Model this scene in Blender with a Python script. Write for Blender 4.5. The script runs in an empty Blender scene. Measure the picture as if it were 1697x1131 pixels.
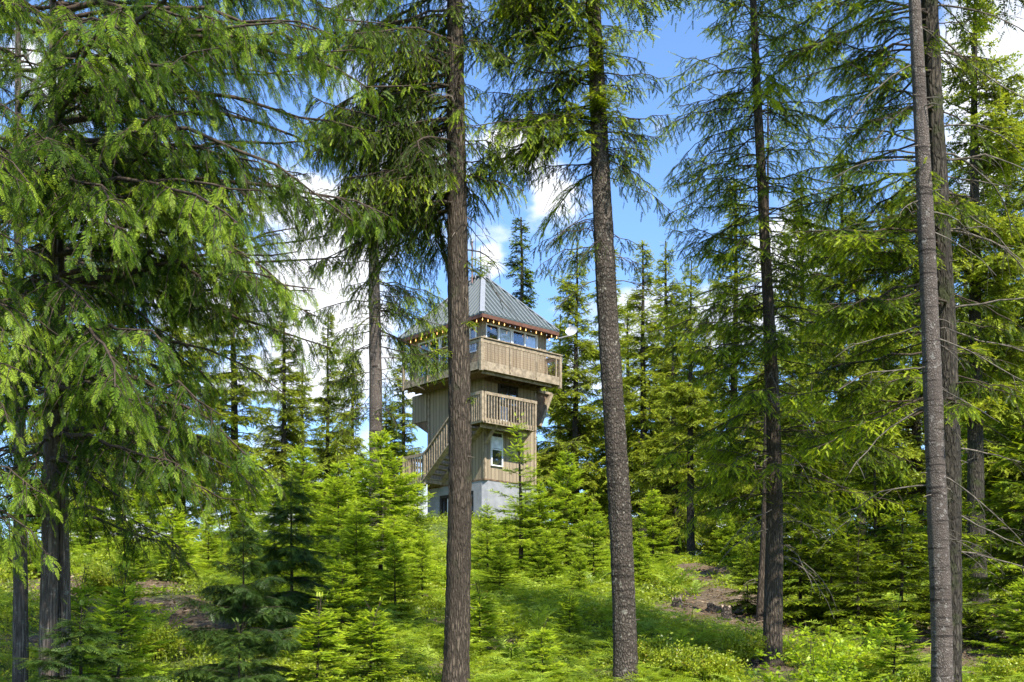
import bpy, math, random
import numpy as np

# ------------------------------------------------------------------ camera, sky, sun, exposure
SC = bpy.context.scene
C = SC.collection
def R(a): return np.radians(a)
F = 2100.0                       # focal length in photo pixels
HX, HY = 848.5, 1115.0           # principal column, eye level row

cam_d = bpy.data.cameras.new('camera')
cam = bpy.data.objects.new('camera', cam_d); C.objects.link(cam)
cam.location = (0, 0, 0); cam.rotation_euler = (R(90), 0, 0)
cam_d.sensor_width = 36; cam_d.lens = 36 * F / 1697
cam_d.shift_y = (HY - 565.5) / 1697
cam_d.clip_start = 0.1; cam_d.clip_end = 4000
SC.camera = cam

SUN_DIR = np.array([0.42, -0.76, 1.02]); SUN_DIR /= np.linalg.norm(SUN_DIR)   # towards the sun
EL = math.asin(SUN_DIR[2]); AZ = math.atan2(SUN_DIR[0], SUN_DIR[1])

sun_d = bpy.data.lights.new('sun', 'SUN'); sun = bpy.data.objects.new('sun', sun_d); C.objects.link(sun)
sun_d.energy = 4.5; sun_d.angle = R(0.6); sun_d.color = (1, .95, .86)
sun.rotation_euler = (math.pi/2 - EL, 0, math.atan2(SUN_DIR[0], -SUN_DIR[1])); sun.location = (10, -20, 40)

def N(nt, typ, **kw):
    n = nt.nodes.new(typ)
    for k, v in kw.items():
        if k.startswith('i_'):
            key = k[2:]
            n.inputs[int(key) if key.isdigit() else key.replace('_', ' ')].default_value = v
        else: setattr(n, k, v)
    return n
def math_n(nt, op, a, b=None, c=None, clamp=False):
    n = nt.nodes.new('ShaderNodeMath'); n.operation = op; n.use_clamp = clamp
    for i, v in enumerate((a, b, c)):
        if v is None: continue
        if isinstance(v, (int, float)): n.inputs[i].default_value = v
        else: nt.links.new(v, n.inputs[i])
    return n.outputs[0]
def mix_c(nt, fac, a, b, blend='MIX'):
    n = nt.nodes.new('ShaderNodeMix'); n.data_type = 'RGBA'; n.blend_type = blend
    for key, v in ((0, fac), (6, a), (7, b)):
        if isinstance(v, (int, float)): n.inputs[key].default_value = v
        elif isinstance(v, tuple): n.inputs[key].default_value = (*v, 1) if len(v) == 3 else v
        else: nt.links.new(v, n.inputs[key])
    return n.outputs[2]
def sstep(nt, v, a, b):
    n = nt.nodes.new('ShaderNodeMapRange'); n.interpolation_type = 'SMOOTHSTEP'
    nt.links.new(v, n.inputs[0]); n.inputs[1].default_value = a; n.inputs[2].default_value = b
    return n.outputs[0]

W = bpy.data.worlds.new('World'); SC.world = W; W.use_nodes = True
nt = W.node_tree; nt.nodes.clear()
sky = N(nt, 'ShaderNodeTexSky', sky_type='NISHITA'); sky.sun_disc = False
sky.sun_elevation = float(EL); sky.sun_rotation = AZ; sky.altitude = 900; sky.air_density = 1.0; sky.dust_density = 0.15; sky.ozone_density = 2.2
tc = N(nt, 'ShaderNodeTexCoord'); gen = tc.outputs['Generated']
# clouds: patches of cumulus fixed by compass direction, edges broken with noise
noi = N(nt, 'ShaderNodeTexNoise', i_Scale=6.0, i_Detail=9.0, i_Roughness=0.58)
mp = N(nt, 'ShaderNodeMapping'); mp.inputs['Scale'].default_value = (1, 1, 1.6)
nt.links.new(gen, mp.inputs[0]); nt.links.new(mp.outputs[0], noi.inputs['Vector'])
BL = [(700, 300, 240, 1.2), (860, 250, 80, 1.9), (905, 325, 75, 1.7), (812, 432, 36, 2.0), (560, 560, 130, 1.1), (1660, 110, 130, 1.9), (1620, 260, 100, 1.6), (1200, 545, 70, 1.6), (1090, 210, 40, .8),
      (1300, 400, 75, 1.5), (500, 250, 90, .7), (560, 420, 60, .8), (1560, 480, 90, .7), (330, 500, 120, .9), (1180, 850, 120, 1.1), (1420, 800, 170, 1.1),
      (960, 860, 100, 1.0), (600, 30, 70, .6), (150, 150, 150, .7), (1330, 560, 90, .7), (1050, 520, 60, .6), (600, 820, 300, 1.0), (1450,60,50,.5), (-500, 300, 400, .9), (2300, 300, 420, .9)]
tot = None
for (bx, by, br, bs) in BL:
    v = np.array([(bx - HX) / F, 1, (HY - by) / F]); ln = np.linalg.norm(v); v /= ln
    dn = N(nt, 'ShaderNodeVectorMath', operation='DISTANCE'); nt.links.new(gen, dn.inputs[0]); dn.inputs[1].default_value = tuple(v)
    q = math_n(nt, 'DIVIDE', dn.outputs['Value'], br / F / ln)
    q = math_n(nt, 'SUBTRACT', 1.25, q, clamp=False)
    q = math_n(nt, 'MULTIPLY', q, bs)
    tot = q if tot is None else math_n(nt, 'MAXIMUM', tot, q)
tot = math_n(nt, 'MAXIMUM', tot, -0.35)
dens = math_n(nt, 'ADD', math_n(nt, 'MULTIPLY', tot, .34), math_n(nt, 'MULTIPLY', math_n(nt, 'SUBTRACT', noi.outputs['Fac'], .5), 3.1))
mask = sstep(nt, dens, 0.04, 0.42)
noi2 = N(nt, 'ShaderNodeTexNoise', i_Scale=11.0, i_Detail=6.0, i_Roughness=.5); nt.links.new(mp.outputs[0], noi2.inputs['Vector'])
ccol = mix_c(nt, sstep(nt, noi2.outputs['Fac'], .35, .62), (3.7, 4.0, 4.5), (5.3, 5.4, 5.6))
blue = mix_c(nt, 1.0, sky.outputs[0], (.84, 1.0, 1.2), 'MULTIPLY')
col = mix_c(nt, mask, blue, ccol)
bg = N(nt, 'ShaderNodeBackground', i_Strength=0.125); nt.links.new(col, bg.inputs[0])
wo = N(nt, 'ShaderNodeOutputWorld'); nt.links.new(bg.outputs[0], wo.inputs[0])

SC.view_settings.view_transform = 'Standard'; SC.view_settings.look = 'None'
SC.view_settings.exposure = 1.1; SC.view_settings.gamma = 1
SC.render.engine = 'CYCLES'
SC.cycles.max_bounces = 7; SC.cycles.diffuse_bounces = 4; SC.cycles.glossy_bounces = 2; SC.cycles.transmission_bounces = 4; SC.cycles.transparent_max_bounces = 8

# ------------------------------------------------------------------ helpers
def px(x, y, d):
    return np.array([(x - HX) / F * d, d, (HY - y) / F * d])

def tag(o, label=None, cat=None, group=None, kind=None):
    if label: o['label'] = label
    if cat: o['category'] = cat
    if group: o['group'] = group
    if kind: o['kind'] = kind
    return o

def empty(name, loc=(0, 0, 0), rz=0.0):
    o = bpy.data.objects.new(name, None); C.objects.link(o)
    o.location = tuple(float(v) for v in loc); o.rotation_euler = (0, 0, rz); o.empty_display_size = .2
    return o

def mesh_tris(name, V, T, mats, tint=None, midx=None, smooth=False):
    me = bpy.data.meshes.new(name)
    V = np.ascontiguousarray(V, dtype=np.float32); T = np.ascontiguousarray(T, dtype=np.int32)
    k = T.shape[1]
    me.vertices.add(len(V)); me.vertices.foreach_set('co', V.ravel())
    me.loops.add(T.size); me.loops.foreach_set('vertex_index', T.ravel())
    me.polygons.add(len(T)); me.polygons.foreach_set('loop_start', np.arange(0, T.size, k, dtype=np.int32))
    if midx is not None: me.polygons.foreach_set('material_index', np.ascontiguousarray(midx, dtype=np.int32))
    if smooth: me.polygons.foreach_set('use_smooth', np.ones(len(T), dtype=bool))
    for m in (mats if isinstance(mats, (list, tuple)) else [mats]): me.materials.append(m)
    me.update(calc_edges=True)
    if tint is not None:
        a = me.attributes.new('tint', 'FLOAT', 'POINT'); a.data.foreach_set('value', np.ascontiguousarray(tint, dtype=np.float32))
    return me

def link(name, me, parent=None, loc=None):
    o = bpy.data.objects.new(name, me); C.objects.link(o)
    if parent is not None: o.parent = parent
    if loc is not None: o.location = tuple(float(v) for v in loc)
    return o

class MB:
    """collects boxes, bars and tubes and links them as one mesh object"""
    def __init__(s): s.v = []; s.f = []; s.n = 0
    def add(s, V, Fs):
        V = np.asarray(V, float); s.v.append(V); s.f += [tuple(i + s.n for i in f) for f in Fs]; s.n += len(V)
    def box(s, x0, x1, y0, y1, z0, z1):
        V = [(x, y, z) for z in (z0, z1) for x, y in ((x0, y0), (x1, y0), (x1, y1), (x0, y1))]
        s.add(V, [(3, 2, 1, 0), (4, 5, 6, 7), (0, 1, 5, 4), (1, 2, 6, 5), (2, 3, 7, 6), (3, 0, 4, 7)])
    def bar(s, a, b, w, h, up=(0, 0, 1)):
        a = np.array(a, float); b = np.array(b, float); t = b - a; t /= np.linalg.norm(t)
        u = np.cross(t, up); nu = np.linalg.norm(u)
        if nu < 1e-6: u = np.cross(t, (1, 0, 0)); nu = np.linalg.norm(u)
        u /= nu; v = np.cross(u, t)
        V = [p + u * sx * w / 2 + v * sy * h / 2 for p in (a, b) for sx, sy in ((-1, -1), (1, -1), (1, 1), (-1, 1))]
        s.add(V, [(3, 2, 1, 0), (4, 5, 6, 7), (0, 1, 5, 4), (1, 2, 6, 5), (2, 3, 7, 6), (3, 0, 4, 7)])
    def tube(s, pts, rad, n=10, cap=True):
        pts = np.asarray(pts, float); K = len(pts); rad = np.broadcast_to(rad, (K,))
        V, _ = tube_arrays(pts[None], np.asarray(rad, float)[None], n)
        fs = [(k * n + j, k * n + (j + 1) % n, (k + 1) * n + (j + 1) % n, (k + 1) * n + j) for k in range(K - 1) for j in range(n)]
        if cap: fs += [tuple(range(n))[::-1], tuple((K - 1) * n + j for j in range(n))]
        s.add(V, fs)
    def prism(s, poly, vec):
        poly = [np.array(p, float) for p in poly]; vec = np.array(vec, float); n = len(poly)
        V = poly + [p + vec for p in poly]
        s.add(V, [tuple(range(n))[::-1], tuple(range(n, 2 * n))] + [(i, (i + 1) % n, n + (i + 1) % n, n + i) for i in range(n)])
    def build(s, name, mat, parent=None, smooth=False):
        me = bpy.data.meshes.new(name); me.from_pydata(np.concatenate(s.v).tolist(), [], s.f)
        for m in (mat if isinstance(mat, list) else [mat]): me.materials.append(m)
        if smooth:
            for p in me.polygons: p.use_smooth = True
        import bmesh
        bm = bmesh.new(); bm.from_mesh(me); bmesh.ops.recalc_face_normals(bm, faces=bm.faces); bm.to_mesh(me); bm.free()
        return link(name, me, parent)

class Each(MB):
    """like MB, but every piece added becomes an object of its own"""
    def build(s, name, mat, parent=None, smooth=False):
        n = 0
        for V in s.v:
            m = MB(); m.v = [V]; m.f = [tuple(i - n for i in f) for f in s.f if n <= f[0] < n + len(V)]; m.n = len(V); n += len(V)
            q = m.build(name, mat, parent, smooth)
        return q

def nrm(a):
    return a / np.maximum(np.linalg.norm(a, axis=-1, keepdims=True), 1e-9)

def tube_arrays(P, Rd, n=5):
    """P (B,K,3) paths, Rd (B,K) radii -> verts, quads"""
    B, K, _ = P.shape
    t = np.empty_like(P); t[:, 1:-1] = P[:, 2:] - P[:, :-2]; t[:, 0] = P[:, 1] - P[:, 0]; t[:, -1] = P[:, -1] - P[:, -2]
    t = nrm(t)
    mean = nrm(P[:, -1] - P[:, 0])
    ref = np.where(np.abs(mean[:, 2:3]) > .8, np.array([[1., 0, 0]]), np.array([[0, 0, 1.]]))[:, None, :]
    u = nrm(np.cross(t, np.broadcast_to(ref, t.shape))); v = np.cross(t, u)
    a = np.arange(n) * 2 * math.pi / n
    V = P[:, :, None] + Rd[:, :, None, None] * (u[:, :, None] * np.cos(a)[None, None, :, None] + v[:, :, None] * np.sin(a)[None, None, :, None])
    V = V.reshape(-1, 3)
    k = np.arange(K - 1)[:, None]; j = np.arange(n)[None]; jn = (j + 1) % n
    q = np.stack([k * n + j, k * n + jn, (k + 1) * n + jn, (k + 1) * n + j], -1).reshape(-1, 4)
    Q = (q[None] + (np.arange(B) * K * n)[:, None, None]).reshape(-1, 4)
    return V, Q

# ------------------------------------------------------------------ materials
def new_mat(name):
    m = bpy.data.materials.new(name); m.use_nodes = True; m.node_tree.nodes.clear()
    return m, m.node_tree

def leaf_mat(name, cols, trans=.4, gloss=.06, rough=.45):
    """cols: (tint position, rgb) stops; tint is a per-leaf attribute, old growth to new growth"""
    m, nt = new_mat(name)
    at = N(nt, 'ShaderNodeAttribute', attribute_name='tint')
    rp = N(nt, 'ShaderNodeValToRGB'); cr = rp.color_ramp
    cr.elements[0].position = cols[0][0]; cr.elements[0].color = (*cols[0][1], 1)
    cr.elements[1].position = cols[-1][0]; cr.elements[1].color = (*cols[-1][1], 1)
    for p, c in cols[1:-1]:
        e = cr.elements.new(p); e.color = (*c, 1)
    oi = N(nt, 'ShaderNodeObjectInfo')
    tv = math_n(nt, 'ADD', at.outputs['Fac'], math_n(nt, 'MULTIPLY', math_n(nt, 'SUBTRACT', oi.outputs['Random'], .5), .16))
    nt.links.new(tv, rp.inputs[0])
    df = N(nt, 'ShaderNodeBsdfDiffuse'); nt.links.new(rp.outputs[0], df.inputs[0])
    tr = N(nt, 'ShaderNodeBsdfTranslucent')
    tcx = mix_c(nt, 1.0, rp.outputs[0], (1.25, 1.15, .6), 'MULTIPLY'); nt.links.new(tcx, tr.inputs[0])
    mx = N(nt, 'ShaderNodeMixShader'); mx.inputs[0].default_value = trans
    nt.links.new(df.outputs[0], mx.inputs[1]); nt.links.new(tr.outputs[0], mx.inputs[2])
    gl = N(nt, 'ShaderNodeBsdfGlossy', i_Roughness=rough); gl.inputs[0].default_value = (.9, .95, .8, 1)
    m2 = N(nt, 'ShaderNodeMixShader'); m2.inputs[0].default_value = gloss
    nt.links.new(mx.outputs[0], m2.inputs[1]); nt.links.new(gl.outputs[0], m2.inputs[2])
    out = N(nt, 'ShaderNodeOutputMaterial'); nt.links.new(m2.outputs[0], out.inputs[0])
    return m

def bark_mat(name, dark, light, moss=None, moss_amt=0.0, vs=(9, 9, 1.6), lichen=None, bump=.8, rings=0.0):
    m, nt = new_mat(name)
    tc = N(nt, 'ShaderNodeTexCoord')
    mp = N(nt, 'ShaderNodeMapping'); mp.inputs['Scale'].default_value = vs; nt.links.new(tc.outputs['Object'], mp.inputs[0])
    wn = N(nt, 'ShaderNodeTexNoise', i_Scale=2.0, i_Detail=4.0); nt.links.new(mp.outputs[0], wn.inputs['Vector'])
    wv = N(nt, 'ShaderNodeMix'); wv.data_type = 'RGBA'; wv.inputs[0].default_value = .4
    nt.links.new(mp.outputs[0], wv.inputs[6]); nt.links.new(wn.outputs['Color'], wv.inputs[7])
    vo = N(nt, 'ShaderNodeTexVoronoi', feature='DISTANCE_TO_EDGE', i_Scale=3.2); nt.links.new(wv.outputs[2], vo.inputs['Vector'])
    plates = sstep(nt, vo.outputs['Distance'], 0.0, .3)
    n2 = N(nt, 'ShaderNodeTexNoise', i_Scale=26.0, i_Detail=8.0, i_Roughness=.7); 
    mp2 = N(nt, 'ShaderNodeMapping'); mp2.inputs['Scale'].default_value = (1, 1, .45); nt.links.new(tc.outputs['Object'], mp2.inputs[0]); nt.links.new(mp2.outputs[0], n2.inputs['Vector'])
    n3 = N(nt, 'ShaderNodeTexNoise', i_Scale=1.3, i_Detail=4.0); nt.links.new(tc.outputs['Object'], n3.inputs['Vector'])
    f = math_n(nt, 'ADD', math_n(nt, 'MULTIPLY', plates, .55), math_n(nt, 'MULTIPLY', math_n(nt, 'SUBTRACT', n2.outputs['Fac'], .28), .95), clamp=True)
    c = mix_c(nt, f, dark, light)
    c = mix_c(nt, math_n(nt, 'MULTIPLY', sstep(nt, n3.outputs['Fac'], .42, .6), .7), c, tuple(.75 * a + .25 * b for a, b in zip(dark, light)))
    if rings:
        mp3 = N(nt, 'ShaderNodeMapping'); mp3.inputs['Scale'].default_value = (1.2, 1.2, 13); nt.links.new(tc.outputs['Object'], mp3.inputs[0])
        n5 = N(nt, 'ShaderNodeTexNoise', i_Scale=1.6, i_Detail=5.0); nt.links.new(mp3.outputs[0], n5.inputs['Vector'])
        c = mix_c(nt, math_n(nt, 'MULTIPLY', sstep(nt, n5.outputs['Fac'], .56, .66), rings), c, tuple(a * .5 for a in dark))
    if lichen:
        n4 = N(nt, 'ShaderNodeTexNoise', i_Scale=13.0, i_Detail=7.0, i_Roughness=.65); nt.links.new(tc.outputs['Object'], n4.inputs['Vector'])
        c = mix_c(nt, math_n(nt, 'MULTIPLY', sstep(nt, n4.outputs['Fac'], .57, .66), .7), c, lichen)
    if moss:
        n6 = N(nt, 'ShaderNodeTexNoise', i_Scale=2.6, i_Detail=7.0, i_Roughness=.6); nt.links.new(tc.outputs['Object'], n6.inputs['Vector'])
        c = mix_c(nt, math_n(nt, 'MULTIPLY', sstep(nt, n6.outputs['Fac'], .62 - .3 * moss_amt, .78 - .3 * moss_amt), .75), c, moss)
    bs = N(nt, 'ShaderNodeBsdfPrincipled', i_Roughness=.9); bs.inputs['Specular IOR Level'].default_value = .2
    nt.links.new(c, bs.inputs['Base Color'])
    h = math_n(nt, 'ADD', math_n(nt, 'MULTIPLY', plates, .7), math_n(nt, 'MULTIPLY', n2.outputs['Fac'], .6))
    bp = N(nt, 'ShaderNodeBump', i_Strength=bump, i_Distance=.03); nt.links.new(h, bp.inputs['Height']); nt.links.new(bp.outputs[0], bs.inputs['Normal'])
    out = N(nt, 'ShaderNodeOutputMaterial'); nt.links.new(bs.outputs[0], out.inputs[0])
    return m

def plain(name, col, rough=.6, metal=0.0, noise=.25, nscale=8, spec=.4, streak=False, emit=None, bump=0.0):
    m, nt = new_mat(name)
    tc = N(nt, 'ShaderNodeTexCoord')
    mp = N(nt, 'ShaderNodeMapping'); mp.inputs['Scale'].default_value = (1, 1, .12) if streak else (1, 1, 1); nt.links.new(tc.outputs['Object'], mp.inputs[0])
    n = N(nt, 'ShaderNodeTexNoise', i_Scale=float(nscale), i_Detail=7.0, i_Roughness=.62); nt.links.new(mp.outputs[0], n.inputs['Vector'])
    c = mix_c(nt, sstep(nt, n.outputs['Fac'], .3, .7), tuple(a * (1 - noise) for a in col), tuple(min(1, a * (1 + noise * .7)) for a in col))
    bs = N(nt, 'ShaderNodeBsdfPrincipled', i_Roughness=rough, i_Metallic=metal); bs.inputs['Specular IOR Level'].default_value = spec
    nt.links.new(c, bs.inputs['Base Color'])
    if emit: bs.inputs['Emission Color'].default_value = (*emit[0], 1); bs.inputs['Emission Strength'].default_value = emit[1]
    if bump:
        bp = N(nt, 'ShaderNodeBump', i_Strength=bump, i_Distance=.02); nt.links.new(n.outputs['Fac'], bp.inputs['Height']); nt.links.new(bp.outputs[0], bs.inputs['Normal'])
    out = N(nt, 'ShaderNodeOutputMaterial'); nt.links.new(bs.outputs[0], out.inputs[0])
    return m

def siding_mat():
    m, nt = new_mat('grooved_siding')
    tc = N(nt, 'ShaderNodeTexCoord'); sp = N(nt, 'ShaderNodeSeparateXYZ'); nt.links.new(tc.outputs['Object'], sp.inputs[0])
    s = math_n(nt, 'ADD', sp.outputs[0], sp.outputs[1])
    q = math_n(nt, 'DIVIDE', s, .2)
    fr = math_n(nt, 'FRACT', q); idx = math_n(nt, 'FLOOR', q)
    groove = math_n(nt, 'LESS_THAN', fr, .09)
    wn = N(nt, 'ShaderNodeTexWhiteNoise', noise_dimensions='1D'); nt.links.new(idx, wn.inputs['W'])
    mp = N(nt, 'ShaderNodeMapping'); mp.inputs['Scale'].default_value = (9, 9, .6); nt.links.new(tc.outputs['Object'], mp.inputs[0])
    n = N(nt, 'ShaderNodeTexNoise', i_Scale=2.4, i_Detail=8.0, i_Roughness=.7); nt.links.new(mp.outputs[0], n.inputs['Vector'])
    f = math_n(nt, 'ADD', math_n(nt, 'MULTIPLY', wn.outputs[0], .3), math_n(nt, 'MULTIPLY', n.outputs['Fac'], .85), clamp=True)
    c = mix_c(nt, f, (.135, .105, .068), (.40, .32, .215))
    c = mix_c(nt, groove, c, (.075, .055, .036))
    bs = N(nt, 'ShaderNodeBsdfPrincipled', i_Roughness=.85); bs.inputs['Specular IOR Level'].default_value = .2
    nt.links.new(c, bs.inputs['Base Color'])
    bp = N(nt, 'ShaderNodeBump', i_Strength=.6, i_Distance=.02); bp.invert = True; nt.links.new(groove, bp.inputs['Height']); nt.links.new(bp.outputs[0], bs.inputs['Normal'])
    out = N(nt, 'ShaderNodeOutputMaterial'); nt.links.new(bs.outputs[0], out.inputs[0])
    return m

def clear_glass():
    m, nt = new_mat('clear_window_glass')
    tr = N(nt, 'ShaderNodeBsdfTransparent'); tr.inputs[0].default_value = (.9, .92, .93, 1)
    gl = N(nt, 'ShaderNodeBsdfGlossy', i_Roughness=.02); gl.inputs[0].default_value = (.95, .97, 1, 1)
    mx = N(nt, 'ShaderNodeMixShader'); mx.inputs[0].default_value = .13
    nt.links.new(tr.outputs[0], mx.inputs[1]); nt.links.new(gl.outputs[0], mx.inputs[2])
    out = N(nt, 'ShaderNodeOutputMaterial'); nt.links.new(mx.outputs[0], out.inputs[0])
    return m

def glass_mat():
    m, nt = new_mat('window_glass')
    bs = N(nt, 'ShaderNodeBsdfPrincipled', i_Roughness=.03); bs.inputs['Base Color'].default_value = (.02, .025, .03, 1)
    bs.inputs['Specular IOR Level'].default_value = 1.0; bs.inputs['IOR'].default_value = 2.2
    out = N(nt, 'ShaderNodeOutputMaterial'); nt.links.new(bs.outputs[0], out.inputs[0])
    return m

M = dict(
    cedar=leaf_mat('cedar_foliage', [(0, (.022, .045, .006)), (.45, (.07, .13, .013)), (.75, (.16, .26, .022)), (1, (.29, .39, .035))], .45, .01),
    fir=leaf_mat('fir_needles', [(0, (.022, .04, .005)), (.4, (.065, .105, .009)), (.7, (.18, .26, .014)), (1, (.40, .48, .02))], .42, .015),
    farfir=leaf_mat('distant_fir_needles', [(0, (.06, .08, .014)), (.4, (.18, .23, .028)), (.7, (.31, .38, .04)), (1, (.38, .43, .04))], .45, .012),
    young=leaf_mat('young_fir_needles', [(0, (.07, .12, .014)), (.4, (.22, .33, .028)), (.7, (.38, .52, .04)), (1, (.56, .68, .07))], .48, .012),
    yew=leaf_mat('dark_sapling_foliage', [(0, (.025, .05, .016)), (.5, (.065, .125, .025)), (1, (.20, .30, .05))], .42, .03),
    shrub=leaf_mat('shrub_leaves', [(0, (.09, .13, .016)), (.5, (.29, .36, .02)), (.85, (.46, .53, .03)), (1, (.46, .38, .06))], .45, .03),
    maple=leaf_mat('maple_leaves', [(0, (.13, .21, .015)), (.6, (.36, .49, .018)), (1, (.52, .62, .03))], .5, .03),
    fern=leaf_mat('fern_fronds', [(0, (.07, .12, .02)), (.5, (.24, .36, .03)), (1, (.44, .55, .06))], .45, .03),
    grass=leaf_mat('grass_blades', [(0, (.10, .14, .02)), (.6, (.26, .34, .04)), (1, (.42, .40, .10))], .45, .03),
    litter=leaf_mat('litter_flakes', [(0, (.06, .035, .02)), (.5, (.20, .13, .075)), (1, (.42, .31, .21))], .1, .03),
    bark_fir=bark_mat('furrowed_fir_bark', (.018, .014, .010), (.165, .125, .09), moss=(.06, .06, .03), moss_amt=.15, vs=(14, 14, 2.3), bump=1.0),
    bark_grey=bark_mat('flaky_grey_bark', (.022, .017, .013), (.175, .14, .11), lichen=(.34, .31, .25), vs=(13, 13, 7), bump=.9, rings=.6),
    bark_smooth=bark_mat('pale_ringed_bark', (.045, .034, .027), (.21, .17, .14), lichen=(.29, .26, .225), vs=(22, 22, 16), bump=.6, rings=.8),
    bark_moss=bark_mat('mossy_fir_bark', (.014, .012, .009), (.10, .082, .06), moss=(.05, .058, .02), moss_amt=.35, vs=(10, 10, 2.6), bump=1.0),
    bark_cedar=bark_mat('stringy_cedar_bark', (.03, .022, .018), (.26, .205, .16), vs=(14, 14, 1.0), bump=1.0, lichen=(.25, .24, .2)),
    twig=plain('twig_bark', (.07, .052, .038), .9, noise=.5, nscale=20, spec=.1),
    deadtwig=plain('dead_twig_bark', (.15, .125, .10), .9, noise=.6, nscale=14, spec=.1),
    siding=siding_mat(), glass=glass_mat(), clear=clear_glass(),
    trim=plain('weathered_trim_boards', (.31, .245, .165), .8, noise=.4, nscale=6, spec=.2),
    rail=plain('weathered_railing_wood', (.30, .235, .155), .8, noise=.4, nscale=7, spec=.2),
    dark_wood=plain('dark_brown_wood', (.16, .105, .065), .85, noise=.4, nscale=6, spec=.2),  # dark brown wood of the joists, floors, brackets, lower flight and wire
    fascia=plain('red_brown_fascia', (.13, .055, .032), .7, noise=.35, nscale=5),
    concrete=plain('painted_concrete', (.27, .275, .285), .85, noise=.18, nscale=3, bump=.2),
    white=plain('white_vinyl', (.78, .78, .76), .5, noise=.06),
    dark=plain('dark_door_frame', (.03, .024, .02), .6),
    brown_door=plain('brown_door_panel', (.18, .10, .05), .6),
    curtain=plain('pale_window_blind', (.75, .77, .8), .7, noise=.2, nscale=5),
    pipe=plain('galvanised_pipe', (.38, .36, .35), .45, metal=.5),
    rusty=plain('rusty_pipe', (.27, .15, .12), .7, noise=.4),
    black=plain('black_antenna', (.03, .03, .035), .5),
    bulb=plain('lit_bulb', (1, .6, .25), .4, emit=((1, .5, .16), 1.6)),
    bulb_off=plain('unlit_bulb', (.6, .62, .65), .15, spec=.8),
    dish=plain('dish_paint', (.55, .56, .55), .45, noise=.12),
    stump=plain('cut_wood', (.34, .27, .20), .9, noise=.4, nscale=22),
)

def roof_mat():
    return plain('grey_green_metal_roof', (.075, .095, .09), .5, metal=.1, noise=.12, nscale=2, spec=.5)
M['roof'] = roof_mat()
M['seam'] = plain('roof_seam', (.19, .205, .2), .45, metal=.1, noise=.08)
M['cap'] = plain('pale_ridge_cap', (.32, .33, .33), .4, metal=.3, noise=.1)
# ------------------------------------------------------------------ ground
_by = [-80, 0, 8, 14, 18, 21.5, 25, 32, 40, 46, 60, 90, 140, 400, 3000]
_bz = [-6, -1.6, -1.35, -.98, -.52, -.02, .82, 2.05, 3.3, 3.7, 3.2, 1.0, -5, -40, -400]
def H(x, y):
    x = np.asarray(x, float); y = np.asarray(y, float)
    z = np.interp(y, _by, _bz)
    z = z + 2.75 * np.exp(-(((x + 1.4) / 7.5) ** 2 + ((y - 54.5) / 9.0) ** 2) ** 1.3)       # the knoll under the tower
    z = z + .55 * np.clip((-x - 1) / 9, 0, 1) * np.clip((y - 15) / 10, 0, 1) - .25 * np.clip((x - 5) / 8, 0, 1) * np.clip((y - 14) / 10, 0, 1)
    w = np.clip((y - 6) / 8, 0, 1)
    z = z + w * (.10 * np.sin(x * .9 + 1.3 * np.sin(y * .31)) * np.cos(y * .7 + .4) + .05 * np.sin(x * 2.3 + y * 1.1) + .035 * np.sin(y * 3.1 - x * 1.7) + .02 * np.sin(x * 5.1 + 1) * np.sin(y * 4.7))
    return z
def gp(pxx, pyy, d0=9.0, d1=60.0):
    d = np.linspace(d0, d1, 2600)
    diff = H((pxx - HX) / F * d, d) - (HY - pyy) / F * d
    k = np.argmax(diff >= 0)
    if diff[k] < 0: k = len(d) - 1
    return d[k]
def at(pxx, d):
    x = (pxx - HX) / F * d
    return np.array([x, d, float(H(x, d))])

# bare patches of litter on the slope: (x, y, rx, ry)
BARE = []
for (a, b, rx, ry) in [(1150, 948, 1.1, 2.2), (1165, 965, .9, 2.0), (1215, 1000, 1.3, 2.3), (1240, 1028, 1.5, 1.9), (1190, 985, 1.0, 1.6), (1300, 1050, 1.1, 1.2),
                       (150, 960, 1.7, 2.0), (190, 985, 1.7, 1.9), (235, 1010, 1.6, 1.6), (285, 1040, 1.5, 1.4), (330, 1050, .7, .8), (700, 990, .4, .6), (740, 1025, .5, .6), (830, 1075, .5, .4),
                       (1500, 1062, 1.5, .9), (1600, 1050, 1.7, 1.1), (1670, 1085, 1.3, 1.0), (1640, 1010, 1.6, 1.8), (1680, 980, 1.6, 1.8), (1590, 1090, 1.0, .6), (1545,1068,1.2,.7), (1260, 1112, .5, .3), (1204, 1034, .7, 1.3), (1178, 1020, .6, 1.2), (1122, 1010, .6, 1.1), (1243, 1106, .6, 1.0), (757, 1118, .5, .7), (1037, 1122, .5, .7), (1279, 1118, .6, .8), (1570, 1120, .8, .8), (90, 1060, 1.0, .9)]:
    d = gp(a, b); BARE.append(((a - HX) / F * d, d, rx, ry))
def bare(x, y):
    m = np.zeros_like(np.asarray(x, float))
    for (a, b, rx, ry) in BARE:
        m = np.maximum(m, np.exp(-(((x - a) / rx) ** 2 + ((y - b) / ry) ** 2)))
    return m

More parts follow.
